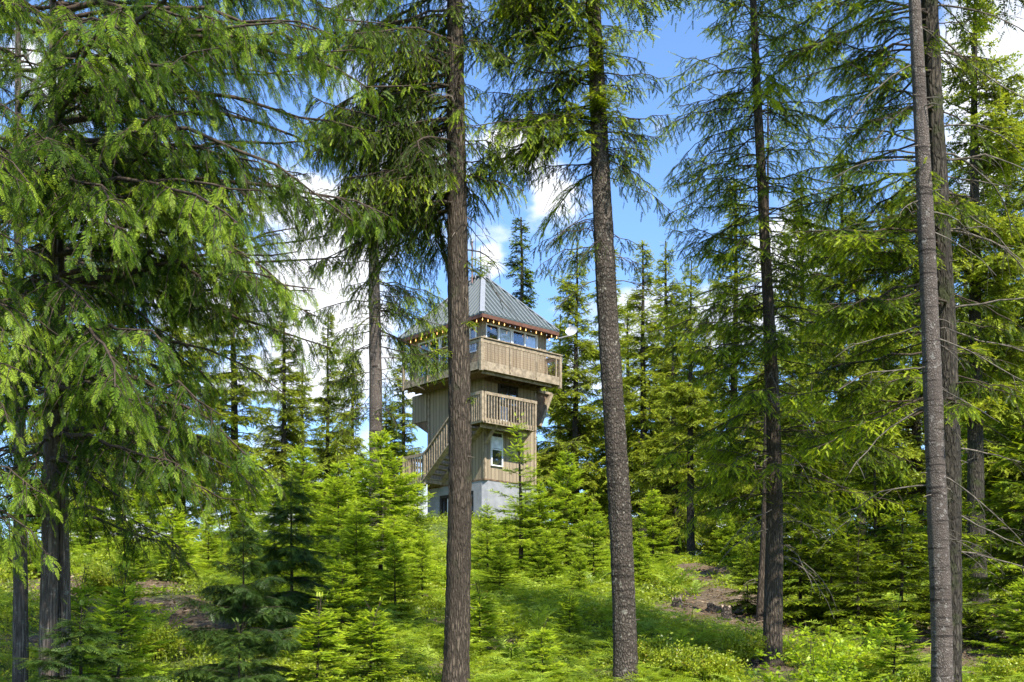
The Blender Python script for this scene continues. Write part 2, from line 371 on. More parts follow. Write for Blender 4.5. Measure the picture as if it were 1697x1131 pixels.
def build_ground():
    xs = np.concatenate([-np.geomspace(3000, 32, 22)[:-1], np.arange(-32, 32.01, .22), np.geomspace(32, 3000, 22)[1:]])
    ys = np.concatenate([[-80, -50, -30, -18, -10, -5, 0, 4, 7], np.arange(9, 48, .22), np.arange(48, 70, .8), np.geomspace(70, 3000, 20)])
    X, Y = np.meshgrid(xs, ys); Z = H(X, Y)
    rs = np.random.default_rng(3)
    fine = (np.abs(X) < 31) & (Y > 9) & (Y < 47)
    Z = Z + np.where(fine, rs.normal(0, .018, X.shape), 0)
    V = np.stack([X, Y, Z], -1).reshape(-1, 3)
    nx, ny = len(xs), len(ys)
    i, j = np.meshgrid(np.arange(nx - 1), np.arange(ny - 1)); k = (j * nx + i).ravel()
    Q = np.stack([k, k + 1, k + nx + 1, k + nx], 1)
    m, nt = new_mat('forest_floor')
    at_ = N(nt, 'ShaderNodeAttribute', attribute_name='tint')
    tc = N(nt, 'ShaderNodeTexCoord')
    n1 = N(nt, 'ShaderNodeTexNoise', i_Scale=1.1, i_Detail=9.0, i_Roughness=.65); nt.links.new(tc.outputs['Object'], n1.inputs['Vector'])
    n2 = N(nt, 'ShaderNodeTexNoise', i_Scale=14.0, i_Detail=8.0, i_Roughness=.75); nt.links.new(tc.outputs['Object'], n2.inputs['Vector'])
    soil = mix_c(nt, sstep(nt, n2.outputs['Fac'], .3, .7), (.05, .037, .024), (.21, .165, .11))
    soil = mix_c(nt, math_n(nt, 'MULTIPLY', sstep(nt, n1.outputs['Fac'], .45, .6), .6), soil, (.14, .095, .055))
    green = mix_c(nt, sstep(nt, n2.outputs['Fac'], .35, .68), (.035, .05, .014), (.16, .21, .04))
    f = sstep(nt, math_n(nt, 'ADD', at_.outputs['Fac'], math_n(nt, 'MULTIPLY', math_n(nt, 'SUBTRACT', n1.outputs['Fac'], .5), 1.4)), .2, .5)
    c = mix_c(nt, f, green, soil)
    bs = N(nt, 'ShaderNodeBsdfPrincipled', i_Roughness=.95); bs.inputs['Specular IOR Level'].default_value = .1; nt.links.new(c, bs.inputs['Base Color'])
    bp = N(nt, 'ShaderNodeBump', i_Strength=.9, i_Distance=.06); nt.links.new(n2.outputs['Fac'], bp.inputs['Height']); nt.links.new(bp.outputs[0], bs.inputs['Normal'])
    out = N(nt, 'ShaderNodeOutputMaterial'); nt.links.new(bs.outputs[0], out.inputs[0])
    me = mesh_tris('ground', V, Q, m, tint=bare(X, Y).ravel(), smooth=True)
    tag(link('ground', me), kind='structure')

# ------------------------------------------------------------------ leaf templates (x along the spray, z its face)
def tmpl_needles(n, L, nl, nw, seed=0, ang=62, zt=.5, tipc=.35, brush=True):
    """needled twig: separate narrow needles set round a thin axis; the tint rises to the new growth at the tip"""
    r = np.random.default_rng(seed); V = []; T = []; c = []
    def tri(a, b, d, t):
        k = len(V); V.extend([a, b, d]); T.append((k, k + 1, k + 2)); c.extend([t, t, t + .06])
    for i in range(n):
        x = L * (i + .35) / n; t = tipc * (i / n) ** 2
        for s in (-1, 1):
            a = R(ang * r.uniform(.75, 1.15)); l = nl * r.uniform(.8, 1.15) * (1 - .35 * (i / n))
            z = l * zt * (r.uniform(-.5, 1) if brush else r.uniform(-.15, .15))
            d = np.array([math.cos(a) * l, s * math.sin(a) * l, z]); w = nw / 2
            p = np.array([x, 0, 0.0])
            tri(p + (-w, 0, 0), p + (w, 0, 0), p + d, t)
    tri(np.array([L * .9, -nw / 2, 0]), np.array([L * .9, nw / 2, 0]), np.array([L + nl * .7, 0, 0]), tipc)
    w = L * .012 + .001
    k = len(V); V.extend([np.array([0, -w, 0]), np.array([0, w, 0]), np.array([L, 0, 0])]); T.append((k, k + 1, k + 2)); c.extend([-.25, -.25, 0])
    return np.array(V), np.array(T), np.array(c)

def tmpl_frond(n, L, pl, pw, seed=0, bend=.25, ang=48, sub=0, tipc=.2):
    """flat feathery spray: two rows of pointed lobes on a curved axis"""
    r = np.random.default_rng(seed); V = []; T = []; c = []
    def ax(u): return np.array([L * u, 0, -bend * L * u * u])
    for i in range(n):
        u = (i + .4) / n; prof = (math.sin(math.pi * min(1, u * .75 + .2)) ** .8) * (1 - .45 * u)
        for s in (-1, 1):
            l = pl * prof * r.uniform(.8, 1.15); a = R(ang * r.uniform(.85, 1.15) * (1 - .3 * u)); p = ax(u)
            d = np.array([math.cos(a), s * math.sin(a), r.uniform(-.35, .05)]); q = np.array([-s * math.sin(a) * .9, math.cos(a) * .9, 0]) * s
            w = pw * (.7 + .5 * prof) / 2; t = tipc * u + r.uniform(-.05, .05)
            k = len(V); V.extend([p, p + d * l * .45 + q * w, p + d * l, p + d * l * .45 - q * w]); T.extend([(k, k + 1, k + 2), (k, k + 2, k + 3)]); c.extend([t - .08, t, t + .14, t])
            for b in range(sub):
                f = .3 + .25 * b
                for s2 in (-1, 1):
                    a2 = a + s2 * R(38) * s; d2 = np.array([math.cos(a2), s * math.sin(a2), -.2]); o = p + d * l * f; ll = l * .38 * (1 - f * .6)
                    k = len(V); V.extend([o - d * pw * .3, o + d * pw * .3, o + d2 * ll]); T.append((k, k + 1, k + 2)); c.extend([t, t, t + .08])
    w = L * .012
    k = len(V); V.extend([np.array([0, -w, 0]), np.array([0, w, 0]), ax(.5) + (0, w, 0), ax(.5) - (0, w, 0), ax(1.0)]); T.extend([(k, k + 1, k + 2), (k, k + 2, k + 3), (k + 3, k + 2, k + 4)]); c.extend([-.2] * 4 + [0])
    return np.array(V), np.array(T), np.array(c)

def stamp(tmps, P, D, up, scale, tint, rng):
    """stamp templates at P (N,3) along directions D (N,3) with face normals near up (N,3)"""
    Vs = []; Ts = []; cs = []; off = 0
    which = rng.integers(0, len(tmps), len(P))
    D = nrm(D); nn = nrm(up - (up * D).sum(-1, keepdims=True) * D + 1e-6); lat = np.cross(nn, D)
    for w, (tv, tf, tt) in enumerate(tmps):
        s = np.nonzero(which == w)[0]
        if not len(s): continue
        Mx = np.stack([D[s], lat[s], nn[s]], -1) * scale[s][:, None, None]
        V = np.einsum('nij,vj->nvi', Mx, tv) + P[s][:, None]
        Tt = tf[None] + (np.arange(len(s)) * len(tv))[:, None, None] + off
        Vs.append(V.reshape(-1, 3)); Ts.append(Tt.reshape(-1, 3)); cs.append((tint[s][:, None] + tt[None]).ravel()); off += len(s) * len(tv)
    return np.concatenate(Vs), np.concatenate(Ts), np.concatenate(cs)

def prim_path(az, L, e, dr, up, s, bend):
    a = az + bend * s
    h = L * s * (1 - .12 * s)
    return np.stack([np.cos(a) * h, np.sin(a) * h, L * (e * s - dr * s * s + up * s ** 3)], -1)

def foliage(rng, base, az, L, e, dr, up, tmps, sec_sp=.1, sec_len=.5, sec_ang=58, sec_droop=.5, sp_sp=.08, sp_ang=42, sp_scale=1.0,
            s0=.12, hang=0.0, tint0=.35, tipb=.35, tvar=.22, prim_r=.018, thin_sec=1.0, clump=0.0, K=9, side_shape=.55, pair_hang=.0, topc=.25):
    """base (B,3) branch roots; az, L ... (B,) arrays. returns wood tubes and leaf triangles of all branches"""
    B = len(az); bend = rng.normal(0, .25, B)
    s = np.linspace(0, 1, K)
    P = base[:, None] + prim_path(az[:, None], L[:, None], e[:, None], dr[:, None], up[:, None], s[None], bend[:, None])
    P[:, 1:-1] += rng.normal(0, .012, P[:, 1:-1].shape) * L[:, None, None]
    rad = (prim_r * (L / 2.5) ** .8)[:, None] * (1 - .85 * s[None]) + .002
    wv, wq = tube_arrays(P, rad, 5)
    # twigs
    n = np.maximum(2, np.ceil(L * (1 - s0) / sec_sp)).astype(int)
    bi = np.repeat(np.arange(B), n)
    u = np.concatenate([(np.arange(k) + rng.uniform(0, 1, k)) / k for k in n]) * (1 - s0) + s0
    keep = rng.random(len(u)) < thin_sec
    if clump > 0: keep &= (np.sin(u * L[bi] * 6.5 + bi * 1.7) + rng.normal(0, .5, len(u))) > (-1.5 + 2 * clump)
    bi = bi[keep]; u = u[keep]
    side = rng.choice([-1.0, 1.0], len(u))
    fi = u * (K - 1); k0 = np.minimum(fi.astype(int), K - 2); fr = (fi - k0)[:, None]
    A = P[bi, k0]; Bp = P[bi, k0 + 1]
    o = A * (1 - fr) + Bp * fr; t = nrm(Bp - A)
    lat = nrm(np.cross(t, np.array([0, 0, 1.0])))
    ang = R(sec_ang) * rng.uniform(.6, 1.2, len(u))
    d = t * np.cos(ang)[:, None] + lat * (side * np.sin(ang))[:, None]
    d[:, 2] += rng.normal(0, .12, len(u)) - hang * rng.uniform(.5, 1.2, len(u)); d = nrm(d)
    l = sec_len * rng.uniform(.55, 1.15, len(u)) * (1 - u) ** side_shape * np.clip(L[bi] / 2.0, .35, 1.25) + .06
    l = l * np.clip(.35 + 2.2 * (u - s0) / (1 - s0), .35, 1)
    K2 = 4; s2 = np.linspace(0, 1, K2)
    sd = sec_droop * rng.uniform(.5, 1.4, len(u))
    def spath(bi_, v):
        q = o[bi_] + d[bi_] * (l[bi_] * v)[:, None]; q[:, 2] -= sd[bi_] * l[bi_] * v * v; return q
    SP = np.stack([spath(np.arange(len(u)), np.full(len(u), v)) for v in s2], 1)
    sv, sq = tube_arrays(SP, np.broadcast_to(np.array([.006, .0045, .003, .0015]) * max(.6, prim_r / .018), SP.shape[:2]).copy(), 3)
    wood_v = np.concatenate([wv, sv]); wood_q = np.concatenate([wq, sq + len(wv)])
    # sprays along the twigs
    m = np.maximum(1, np.round(l / sp_sp)).astype(int)
    si = np.repeat(np.arange(len(u)), m)
    v = np.concatenate([(np.arange(k) + rng.uniform(.2, .9)) / k for k in m]).clip(0, 1)
    p = spath(si, v)
    tg = d[si] * 1.0; tg[:, 2] -= 2 * sd[si] * v; tg = nrm(tg)
    lt = nrm(np.cross(tg, np.array([0, 0, 1.0])) + 1e-5)
    ss = np.where(np.arange(len(si)) % 2 == 0, 1.0, -1.0)
    a2 = R(sp_ang) * rng.uniform(.5, 1.3, len(si))
    dd = tg * np.cos(a2)[:, None] + lt * (ss * np.sin(a2))[:, None]
    dd[:, 2] += rng.normal(0, .15, len(si)) - pair_hang * rng.uniform(.3, 1.3, len(si))
    upv = np.array([0, 0, 1.0]) + rng.normal(0, .38, (len(si), 3))
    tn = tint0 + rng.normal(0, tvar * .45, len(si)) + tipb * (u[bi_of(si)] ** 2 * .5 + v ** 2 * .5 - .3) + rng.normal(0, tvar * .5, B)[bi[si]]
    sc = sp_scale * rng.uniform(.7, 1.2, len(si)) * (1 - .25 * v)
    # leading shoots at branch tips
    tp = P[:, -1]; td = nrm(P[:, -1] - P[:, -2])
    p = np.concatenate([p, tp - td * .02]); dd = np.concatenate([dd, td]); upv = np.concatenate([upv, np.tile([0, 0, 1.0], (B, 1))])
    tn = np.concatenate([tn, np.full(B, tint0 + tipb * .6)]); sc = np.concatenate([sc, np.full(B, sp_scale)])
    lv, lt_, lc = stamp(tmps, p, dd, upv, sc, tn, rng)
    return wood_v, wood_q, lv, lt_, lc

def bi_of(si): return si

def trunk_arrays(path, rad, seg=18, rough=.05, flare=.35, step=.16, seed=0, ridge=7, squash=0):
    """path (K,3), rad (K,): resampled, with bark ridges, scars and a root flare"""
    rng = np.random.default_rng(seed)
    path = np.asarray(path, float); rad = np.asarray(rad, float)
    s = np.concatenate([[0], np.cumsum(np.linalg.norm(np.diff(path, axis=0), axis=1))]); n = max(6, int(s[-1] / step))
    t = np.linspace(0, s[-1], n)
    def smooth(a):
        y = np.interp(t, s, a); k = max(3, int(1.2 / step) | 1)
        yp = np.pad(y, k // 2, mode='reflect', reflect_type='odd'); return np.convolve(yp, np.ones(k) / k, 'valid')
    Pn = np.stack([smooth(path[:, i]) for i in range(3)], 1); r = np.interp(t, s, rad)
    r = r * (1 + flare * np.exp(-t / .22))
    a = np.arange(seg) * 2 * math.pi / seg
    ph = rng.uniform(0, 6.28, 6)
    j = 1 + rough * (np.sin(a[None] * ridge + ph[0] + .5 * np.sin(t[:, None] * 1.4 + ph[1])) * .5 + np.sin(a[None] * (ridge * 2 + 1) + t[:, None] * 3 + ph[2]) * .35) + rng.normal(0, rough * .3, (n, seg))
    j += flare * .5 * np.exp(-t / .25)[:, None] * np.maximum(0, np.sin(a[None] * 4 + ph[3]))
    V = Pn[:, None] + (r[:, None] * j)[:, :, None] * np.stack([np.cos(a), np.sin(a), np.zeros(seg)], -1)[None]
    k = np.arange(n - 1)[:, None]; q = np.arange(seg)[None]; qn = (q + 1) % seg
    Q = np.stack([k * seg + q, k * seg + qn, (k + 1) * seg + qn, (k + 1) * seg + q], -1).reshape(-1, 4)
    return V.reshape(-1, 3), Q, Pn, r

def dead_arrays(rng, base, az, L, e, dr, r0=.014, twigs=5, K=8):
    B = len(az); s = np.linspace(0, 1, K); bend = rng.normal(0, .5, B)
    P = base[:, None] + prim_path(az[:, None], L[:, None], e[:, None], dr[:, None], np.zeros((B, 1)), s[None], bend[:, None])
    P[:, 1:] += np.cumsum(rng.normal(0, .012, P[:, 1:].shape), 1) * L[:, None, None]
    V, Q = tube_arrays(P, (r0 * (L / 1.2) ** .6)[:, None] * (1 - .8 * s[None]) + .0022, 5)
    bi = np.repeat(np.arange(B), twigs); u = rng.uniform(.25, .95, len(bi)); k0 = np.minimum((u * (K - 1)).astype(int), K - 2)
    o = P[bi, k0]; t = nrm(P[bi, k0 + 1] - o); lat = nrm(np.cross(t, [0, 0, 1.0])) * rng.choice([-1, 1], len(bi))[:, None]
    d = nrm(t * .6 + lat * .7 + rng.normal(0, .25, (len(bi), 3))); l = L[bi] * rng.uniform(.12, .35, len(bi))
    q = np.linspace(0, 1, 4); TP = o[:, None] + d[:, None] * (l[:, None] * q[None])[:, :, None]; TP[:, :, 2] -= (l[:, None] * .35 * q[None] ** 2)
    V2, Q2 = tube_arrays(TP, np.broadcast_to([.005, .004, .003, .002], TP.shape[:2]).copy(), 3)
    return np.concatenate([V, V2]), np.concatenate([Q, Q2 + len(V)])

def shift(Vs, o): return Vs - np.asarray(o)[None]

NEAR_N = [tmpl_needles(9, .17, .036, .016, s) for s in (1, 2, 3)]
MID_N = [tmpl_needles(6, .20, .045, .026, s) for s in (4, 5, 6)]
FLAT_N = [tmpl_needles(7, .19, .045, .027, s, brush=False, tipc=.3) for s in (7, 8, 9)]
FAR_N = [tmpl_needles(4, .26, .085, .06, s) for s in (10, 11, 12)]
CED_N = [tmpl_frond(10, .34, .125, .017, s, sub=2) for s in (13, 14, 15)]
CED_M = [tmpl_frond(7, .30, .11, .020, s) for s in (16, 17)]
FERN_T = [tmpl_frond(16, .62, .16, .022, s, bend=.55, ang=68, tipc=.2) for s in (20, 21)]
FERN_S = [tmpl_frond(10, .42, .15, .018, s, bend=.45, ang=66, tipc=.2) for s in (22, 23)]

class Tree:
    """gathers the wood and leaves of one tree; build() makes trunk, limbs and crown under an Empty at its base"""
    def __init__(s, origin): s.o = np.asarray(origin, float); s.w = []; s.l = []; s.d = []; s.tr = None
    def trunk(s, path, rad, **k): V, Q, s.path, s.rad = trunk_arrays(path, rad, **k); s.tr = (V, Q)
    def on(s, z):
        return np.stack([np.interp(z, s.path[:, 2], s.path[:, i]) for i in (0, 1)] + [np.asarray(z, float)], -1)
    def boughs(s, rng, z, az, L, e, dr, up, tmps, **k):
        z = np.asarray(z, float)
        wv, wq, lv, lt, lc = foliage(rng, s.on(z), az, L, e, dr, up, tmps, **k)
        s.w.append((wv, wq)); s.l.append((lv, lt, lc))
    def dead(s, rng, z, az, L, e, dr, **k): s.d.append(dead_arrays(rng, s.on(z), az, L, e, dr, **k))
    @staticmethod
    def cat(parts):
        off = 0; V = []; T = []; c = []
        for p in parts:
            V.append(p[0]); T.append(p[1] + off); off += len(p[0])
            if len(p) > 2: c.append(p[2])
        return np.concatenate(V), np.concatenate(T), (np.concatenate(c) if c else None)
    def meshes(s, bark, leaf, twig='twig'):
        out = {}
        if s.tr: out['trunk'] = mesh_tris('trunk', shift(s.tr[0], s.o), s.tr[1], M[bark], smooth=True)
        if s.w: V, Q, _ = s.cat(s.w); out['limbs'] = mesh_tris('limbs', shift(V, s.o), Q, M[twig])
        if s.d: V, Q, _ = s.cat(s.d); out['dead_limbs'] = mesh_tris('dead_limbs', shift(V, s.o), Q, M['deadtwig'])
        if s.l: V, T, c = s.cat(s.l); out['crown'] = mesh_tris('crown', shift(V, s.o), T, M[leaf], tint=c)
        return out

def plant(meshes, name, label, cat, loc, group=None, rz=0.0, sc=1.0):
    r = empty(name, loc, rz); r.scale = (sc, sc, sc) if np.isscalar(sc) else tuple(sc)
    tag(r, label, cat, group)
    for k, me in meshes.items(): link(k, me, r)
    return r

# ------------------------------------------------------------------ generic trees for the wood behind (each mesh shared by several trees)
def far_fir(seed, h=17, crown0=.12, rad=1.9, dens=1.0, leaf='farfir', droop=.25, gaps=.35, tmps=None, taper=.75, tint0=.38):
    rng = np.random.default_rng(seed); T = Tree((0, 0, 0))
    zz = np.linspace(-.6, h, 8); wob = np.cumsum(rng.normal(0, .04, (8, 2)), 0)
    T.trunk(np.column_stack([wob[:, 0], wob[:, 1], zz]), .014 * h * (1 - zz.clip(0) / h * .93) + .012, seg=10, step=.5, rough=.04, seed=seed, flare=.3)
    n = int(26 * h * dens * (1 - crown0)); f = np.sort(rng.uniform(0, 1, n)); z = h * (crown0 + (1 - crown0) * f) - .12
    L = 1.25 * rad * ((1 - f) ** taper * (.55 + .45 * np.minimum(1, f / .15)) + .05) * rng.uniform(.38, 1.22, n)
    az = rng.uniform(0, 6.283, n); L = L * (1 + .28 * np.cos(az - seed)); keep = (np.sin(z * 1.7 + az * 1.0 + seed) + rng.normal(0, .45, n)) > -1.2 + 1.1 * gaps
    z, L, az, f = z[keep], L[keep], az[keep], f[keep]; n = len(z)
    e = .05 + .5 * f + rng.normal(0, .1, n)
    T.boughs(rng, z, az, L, e, np.full(n, droop + .1) * rng.uniform(.6, 1.4, n), np.full(n, .12), tmps or FAR_N, sec_sp=.062, sec_len=.74, sec_droop=.45,
             sp_sp=.08, sp_scale=1.0, prim_r=.026, tint0=tint0, tipb=.5, hang=.08, clump=.3, K=6, tvar=.32)
    nd = int(h * 1.2); zd = rng.uniform(.05, crown0 + .12, nd) * h
    T.dead(rng, zd, rng.uniform(0, 6.28, nd), rng.uniform(.5, 1.5, nd), rng.normal(0, .1, nd), rng.uniform(.1, .5, nd), r0=.016, twigs=4)
    return T.meshes('bark_moss', leaf)

def young_fir(seed, h=4.5, rad=1.25, leaf='young', tmps=None, droop=.12, dens=1.0, tint0=.45, tipb=.65, sec_droop=.12, whorl=.22, hang=0.0, upt=.1, e0=.02, e1=.75, pw=.85):
    rng = np.random.default_rng(seed); T = Tree((0, 0, 0))
    zz = np.linspace(-.3, h, 7); wob = np.cumsum(rng.normal(0, .02, (7, 2)), 0)
    T.trunk(np.column_stack([wob[:, 0], wob[:, 1], zz]), .012 * h * (1 - zz.clip(0) / h * .9) + .004, seg=8, step=.3, rough=.03, seed=seed, flare=.2)
    zs = []; azs = []; Ls = []; fs = []
    z = .12 * h ** .5
    while z < h * .985:
        f = z / h; k = rng.integers(6, 9) if dens >= 1 else rng.integers(3, 6); a0 = rng.uniform(0, 6.28)
        zs += list(z + rng.normal(0, .05, k)); azs += list(a0 + np.arange(k) * 6.283 / k + rng.normal(0, .25, k))
        Ls += list(1.35 * rad * ((1 - f) ** pw * (.8 + .2 * min(1, f / .12)) + .03) * rng.uniform(.45, 1.2, k)); fs += [f] * k
        if rng.random() < .6: zs.append(z + whorl * .5); azs.append(rng.uniform(0, 6.28)); Ls.append(rad * (1 - f) * .5); fs.append(f)
        z += whorl * (1.15 - .3 * f) * rng.uniform(.6, 1.45)
    z, az, L, f = map(np.array, (zs, azs, Ls, fs)); z = z.clip(.08, h - .02); L = L.clip(.08); n = len(z)
    e = e0 + e1 * f ** 1.5 + rng.normal(0, .06, n)
    T.boughs(rng, z, az, L, e, np.full(n, droop) * rng.uniform(.5, 1.5, n), np.full(n, upt), tmps or FLAT_N, sec_sp=.034, sec_len=.5, sec_ang=55, sec_droop=sec_droop,
             sp_sp=.048, sp_ang=46, sp_scale=.85, prim_r=.012, tint0=tint0, tipb=tipb, hang=hang, s0=.08, K=6, side_shape=.7, tvar=.2)
    # leader
    T.boughs(rng, np.full(4, h - .05), rng.uniform(0, 6.28, 4), np.full(4, .16), np.full(4, 2.5), np.zeros(4), np.zeros(4), tmps or FLAT_N, sec_sp=.08, sec_len=.06, sp_sp=.06, sp_scale=.5, tint0=.8, K=4)
    return T.meshes('bark_fir', leaf)
# ------------------------------------------------------------------ the lookout tower
# local frame: x runs back to the right along the right-hand face, y runs back to the left along the left-hand face, z is world height
TD = 52.0
TO = np.array([(803 - HX) / F * TD, TD, 0.0]); TRZ = math.atan2(.67, .742)
def build_tower():
    r = empty('lookout_tower', (TO[0], TO[1], 0), TRZ)
    tag(r, 'tan wooden lookout tower with wraparound balcony and grey metal roof', 'tower')
    W_, L_ = 2.9, 3.75            # shaft
    zb, zf = 7.95, 12.20          # foundation top, underside of the deck
    cx0, cx1, cy0, cy1 = -.4, 3.1, -.4, 4.5   # cabin
    # foundation with a chamfered near corner, a wide opening in the left face
    m = MB(); c = .18; g0 = 4.6
    def col(pts, z0, z1): m.prism([(a, b, z0) for a, b in pts], (0, 0, z1 - z0))
    m.box(.25, W_ - .02, .25, L_ - .02, g0, zb - .02)          # core
    col([(c, 0), (W_ + .02, 0), (W_ + .02, .27), (.27, .27), (.27, 0.7), (0, .7), (0, c)], g0, zb)
    m.box(0, .27, 2.95, L_ + .02, g0, zb); m.box(0, .27, .7, 2.95, 7.55, zb)
    m.box(.27, .5, L_ - .2, L_ + .02, g0, zb)
    m.build('foundation', M['concrete'], r)
    # entry in the foundation
    m = MB(); m.box(.02, .12, .7, .8, g0, 7.55); m.box(.02, .12, 2.85, 2.95, g0, 7.55); m.box(.02, .12, .8, 2.85, 7.43, 7.55); m.box(.05, .1, 1.9, 2.02, g0, 7.43); m.box(.2, .24, .8, 2.85, g0, 7.43)
    e = m.build('entry_door', M['dark'], r)
    m = MB(); m.box(.13, .17, 2.02, 2.5, g0, 7.42); m.build('door_panel', M['brown_door'], e)
    m = MB(); m.box(.13, .16, .8, 1.9, g0, 7.42); m.build('pane', M['glass'], e)
    m = MB(); m.box(.10, .13, 2.5, 2.54, g0, 7.4); m.build('door_edge', M['white'], e)
    # shaft siding walls
    m = MB(); m.box(0.02, W_ - .02, .02, L_ - .02, zb, zf + .15); m.build('shaft_wall', M['siding'], r)
    m = Each()
    for (a, b) in ((0, 0), (W_, 0), (0, L_), (W_, L_)):
        for dx, dy in ((.1, .012), (.012, .1)):
            x0 = a - .012 if a == 0 else a - dx; y0 = b - .012 if b == 0 else b - dy
            m.box(x0, x0 + dx + (.012 if dx < .05 else 0), y0, y0 + dy + (.012 if dy < .05 else 0), zb - .03, zf)
    m.build('corner_board', M['trim'], r)
    m = MB(); m.box(-.015, W_ + .015, -.016, .0, zb - .04, zb + .02); m.box(-.016, .0, 0, L_ + .015, zb - .04, zb + .02); m.build('base_flashing', M['dark_wood'], r)
    # shaft window, white, double hung
    fx0, fx1, fz0, fz1 = .34, .98, 8.53, 9.95
    m = MB(); y = -.05
    m.box(fx0, fx0 + .05, y, 0.02, fz0, fz1); m.box(fx1 - .05, fx1, y, .02, fz0, fz1); m.box(fx0 + .05, fx1 - .05, y, .02, fz0, fz0 + .05); m.box(fx0 + .05, fx1 - .05, y, .02, fz1 - .05, fz1); m.box(fx0 + .05, fx1 - .05, y + .012, .02, 9.2, 9.25)
    w = m.build('shaft_window', M['white'], r)
    m = MB(); m.box(fx0 + .05, fx1 - .05, -.03, .0, 9.25, fz1 - .05); m.box(fx0 + .05, fx1 - .05, -.02, .0, fz0 + .05, 9.2); m.build('pane', M['glass'], w)
    m = MB(); m.box(fx0 + .06, fx1 - .06, -.034, -.031, 9.27, fz1 - .2); m.build('blind', M['curtain'], w)
    # landing door (dark frame, pale lower panel)
    m = MB(); m.box(.74, .84, -.04, .02, 10.2, 12.05); m.box(1.74, 1.84, -.04, .02, 10.2, 12.05); m.box(.84, 1.74, -.04, .02, 11.95, 12.05); m.box(.84, 1.74, -.035, .02, 11.1, 11.16); m.box(1.27, 1.31, -.035, .02, 10.2, 11.95)
    dd = m.build('landing_door', M['dark'], r)
    m = MB(); m.box(.84, 1.74, -.015, .01, 10.2, 11.95); m.build('pane', M['glass'], dd)
    m = MB(); m.box(.86, 1.28, -.03, -.016, 10.25, 11.05); m.build('lower_panel', M['white'], dd)
    # cabin walls
    zc0, zc1 = 12.32, 14.42
    m = MB(); t = .1
    m.box(cx0, cx1, cy0 + t, cy1, zc0, zc0 + .05)
    m.box(cx0 + t, cx1, cy1 - t, cy1, zc0, zc1); m.box(cx1 - t, cx1, cy0, cy1 - t, zc0, zc1)
    # right-hand face: wall below, window band, wall either side
    m.box(cx0, cx0 + .42 - .3, cy0, cy0 + t, zc0, zc1); m.box(2.62, cx1 - t, cy0, cy0 + t, zc0, zc1)
    m.box(cx0 + .12, 2.62, cy0, cy0 + t, zc0, 13.53); m.box(cx0 + .12, 2.62, cy0, cy0 + t, 14.22, zc1)
    # left-hand face: tall glazing
    m.box(cx0, cx0 + t, cy0 + t, .02, zc0, zc1); m.box(cx0, cx0 + t, 3.9, cy1, zc0, zc1); m.box(cx0, cx0 + t, .02, 3.9, 14.2, zc1)
    m.box(cx0, cx0 + t, .02, .9, zc0, 13.1)
    m.build('cabin_wall', M['siding'], r)
    m = Each(); m.box(cx0 - .012, cx0 + .09, cy0 - .012, cy0 + .001, zc0, zc1); m.box(cx0 - .012, cx0 + .001, cy0 + .001, cy0 + .09, zc0, zc1); m.box(cx1 - .09, cx1 + .012, cy0 - .012, cy0 + .001, zc0, zc1)
    m.box(cx1 - .35, cx1 - .29, cy0 - .014, cy0 + .001, zc0, zc1)
    m.build('cabin_corner_board', M['trim'], r)
    m = MB(); m.box(cx0 + .2, cx1 - .2, cy0 + .4, cy1 - .3, zc1 - .03, zc1); m.build('ceiling', M['dark_wood'], r)
    # windows, right-hand face: two sliders of two panes
    for k in range(2):
        x0 = -.28 + k * 1.45; x1 = x0 + 1.43; xm = (x0 + x1) / 2; z0, z1 = 13.52, 14.22; y = cy0 - .02
        m = MB(); f = .05
        m.box(x0, x0 + f, y, y + .07, z0, z1); m.box(x1 - f, x1, y, y + .07, z0, z1); m.box(x0 + f, x1 - f, y, y + .07, z0, z0 + f); m.box(x0 + f, x1 - f, y, y + .07, z1 - f, z1); m.box(xm - .03, xm + .03, y - .005, y + .07, z0 + f, z1 - f)
        w = m.build('cabin_window', M['white'], r)
        m = MB(); m.box(x0 + f, xm - .03, y + .03, y + .04, z0 + f, z1 - f); m.box(xm + .03, x1 - f, y + .045, y + .055, z0 + f, z1 - f); m.build('pane', M['clear'], w)
        m = MB(); m.box(xm + .04, x1 - f - .01, y + .06, y + .065, z0 + f, z1 - f - .04)
        m.build('blind', M['curtain'], w)
    for (y0, y1, z0) in ((.04, .88, 13.12), (.9, 2.4, 12.36), (2.42, 3.88, 12.36)):
        z1 = 14.18; x = cx0 - .02; f = .06; m = MB(); ym = (y0 + y1) / 2
        m.box(x, x + .07, y0, y0 + f, z0, z1); m.box(x, x + .07, y1 - f, y1, z0, z1); m.box(x, x + .07, y0 + f, y1 - f, z0, z0 + f); m.box(x, x + .07, y0 + f, y1 - f, z1 - f, z1)
        m.box(x, x + .07, ym - .03, ym + .03, z0 + f, z1 - f)
        if z0 < 13: m.box(x + .003, x + .068, y0 + f, y1 - f, 13.45, 13.51)
        w = m.build('cabin_window', M['white'], r)
        m = MB(); m.box(x + .03, x + .04, y0 + f, y1 - f, z0 + f, z1 - f); m.build('pane', M['clear'], w)
    # roof: steep hip with standing seams
    ex0, ex1, ey0, ey1, ez = -.88, 3.42, -.88, 4.75, 14.44
    ra, rb = np.array([1.27, 1.55, 16.92]), np.array([1.27, 2.25, 16.92])
    cor = [np.array(p, float) for p in ((ex0, ey0, ez), (ex1, ey0, ez), (ex1, ey1, ez), (ex0, ey1, ez))]
    planes = [(cor[0], cor[1], ra, ra), (cor[1], cor[2], rb, ra), (cor[2], cor[3], rb, rb), (cor[3], cor[0], ra, rb)]
    m = MB(); th = np.array([0, 0, -.04])
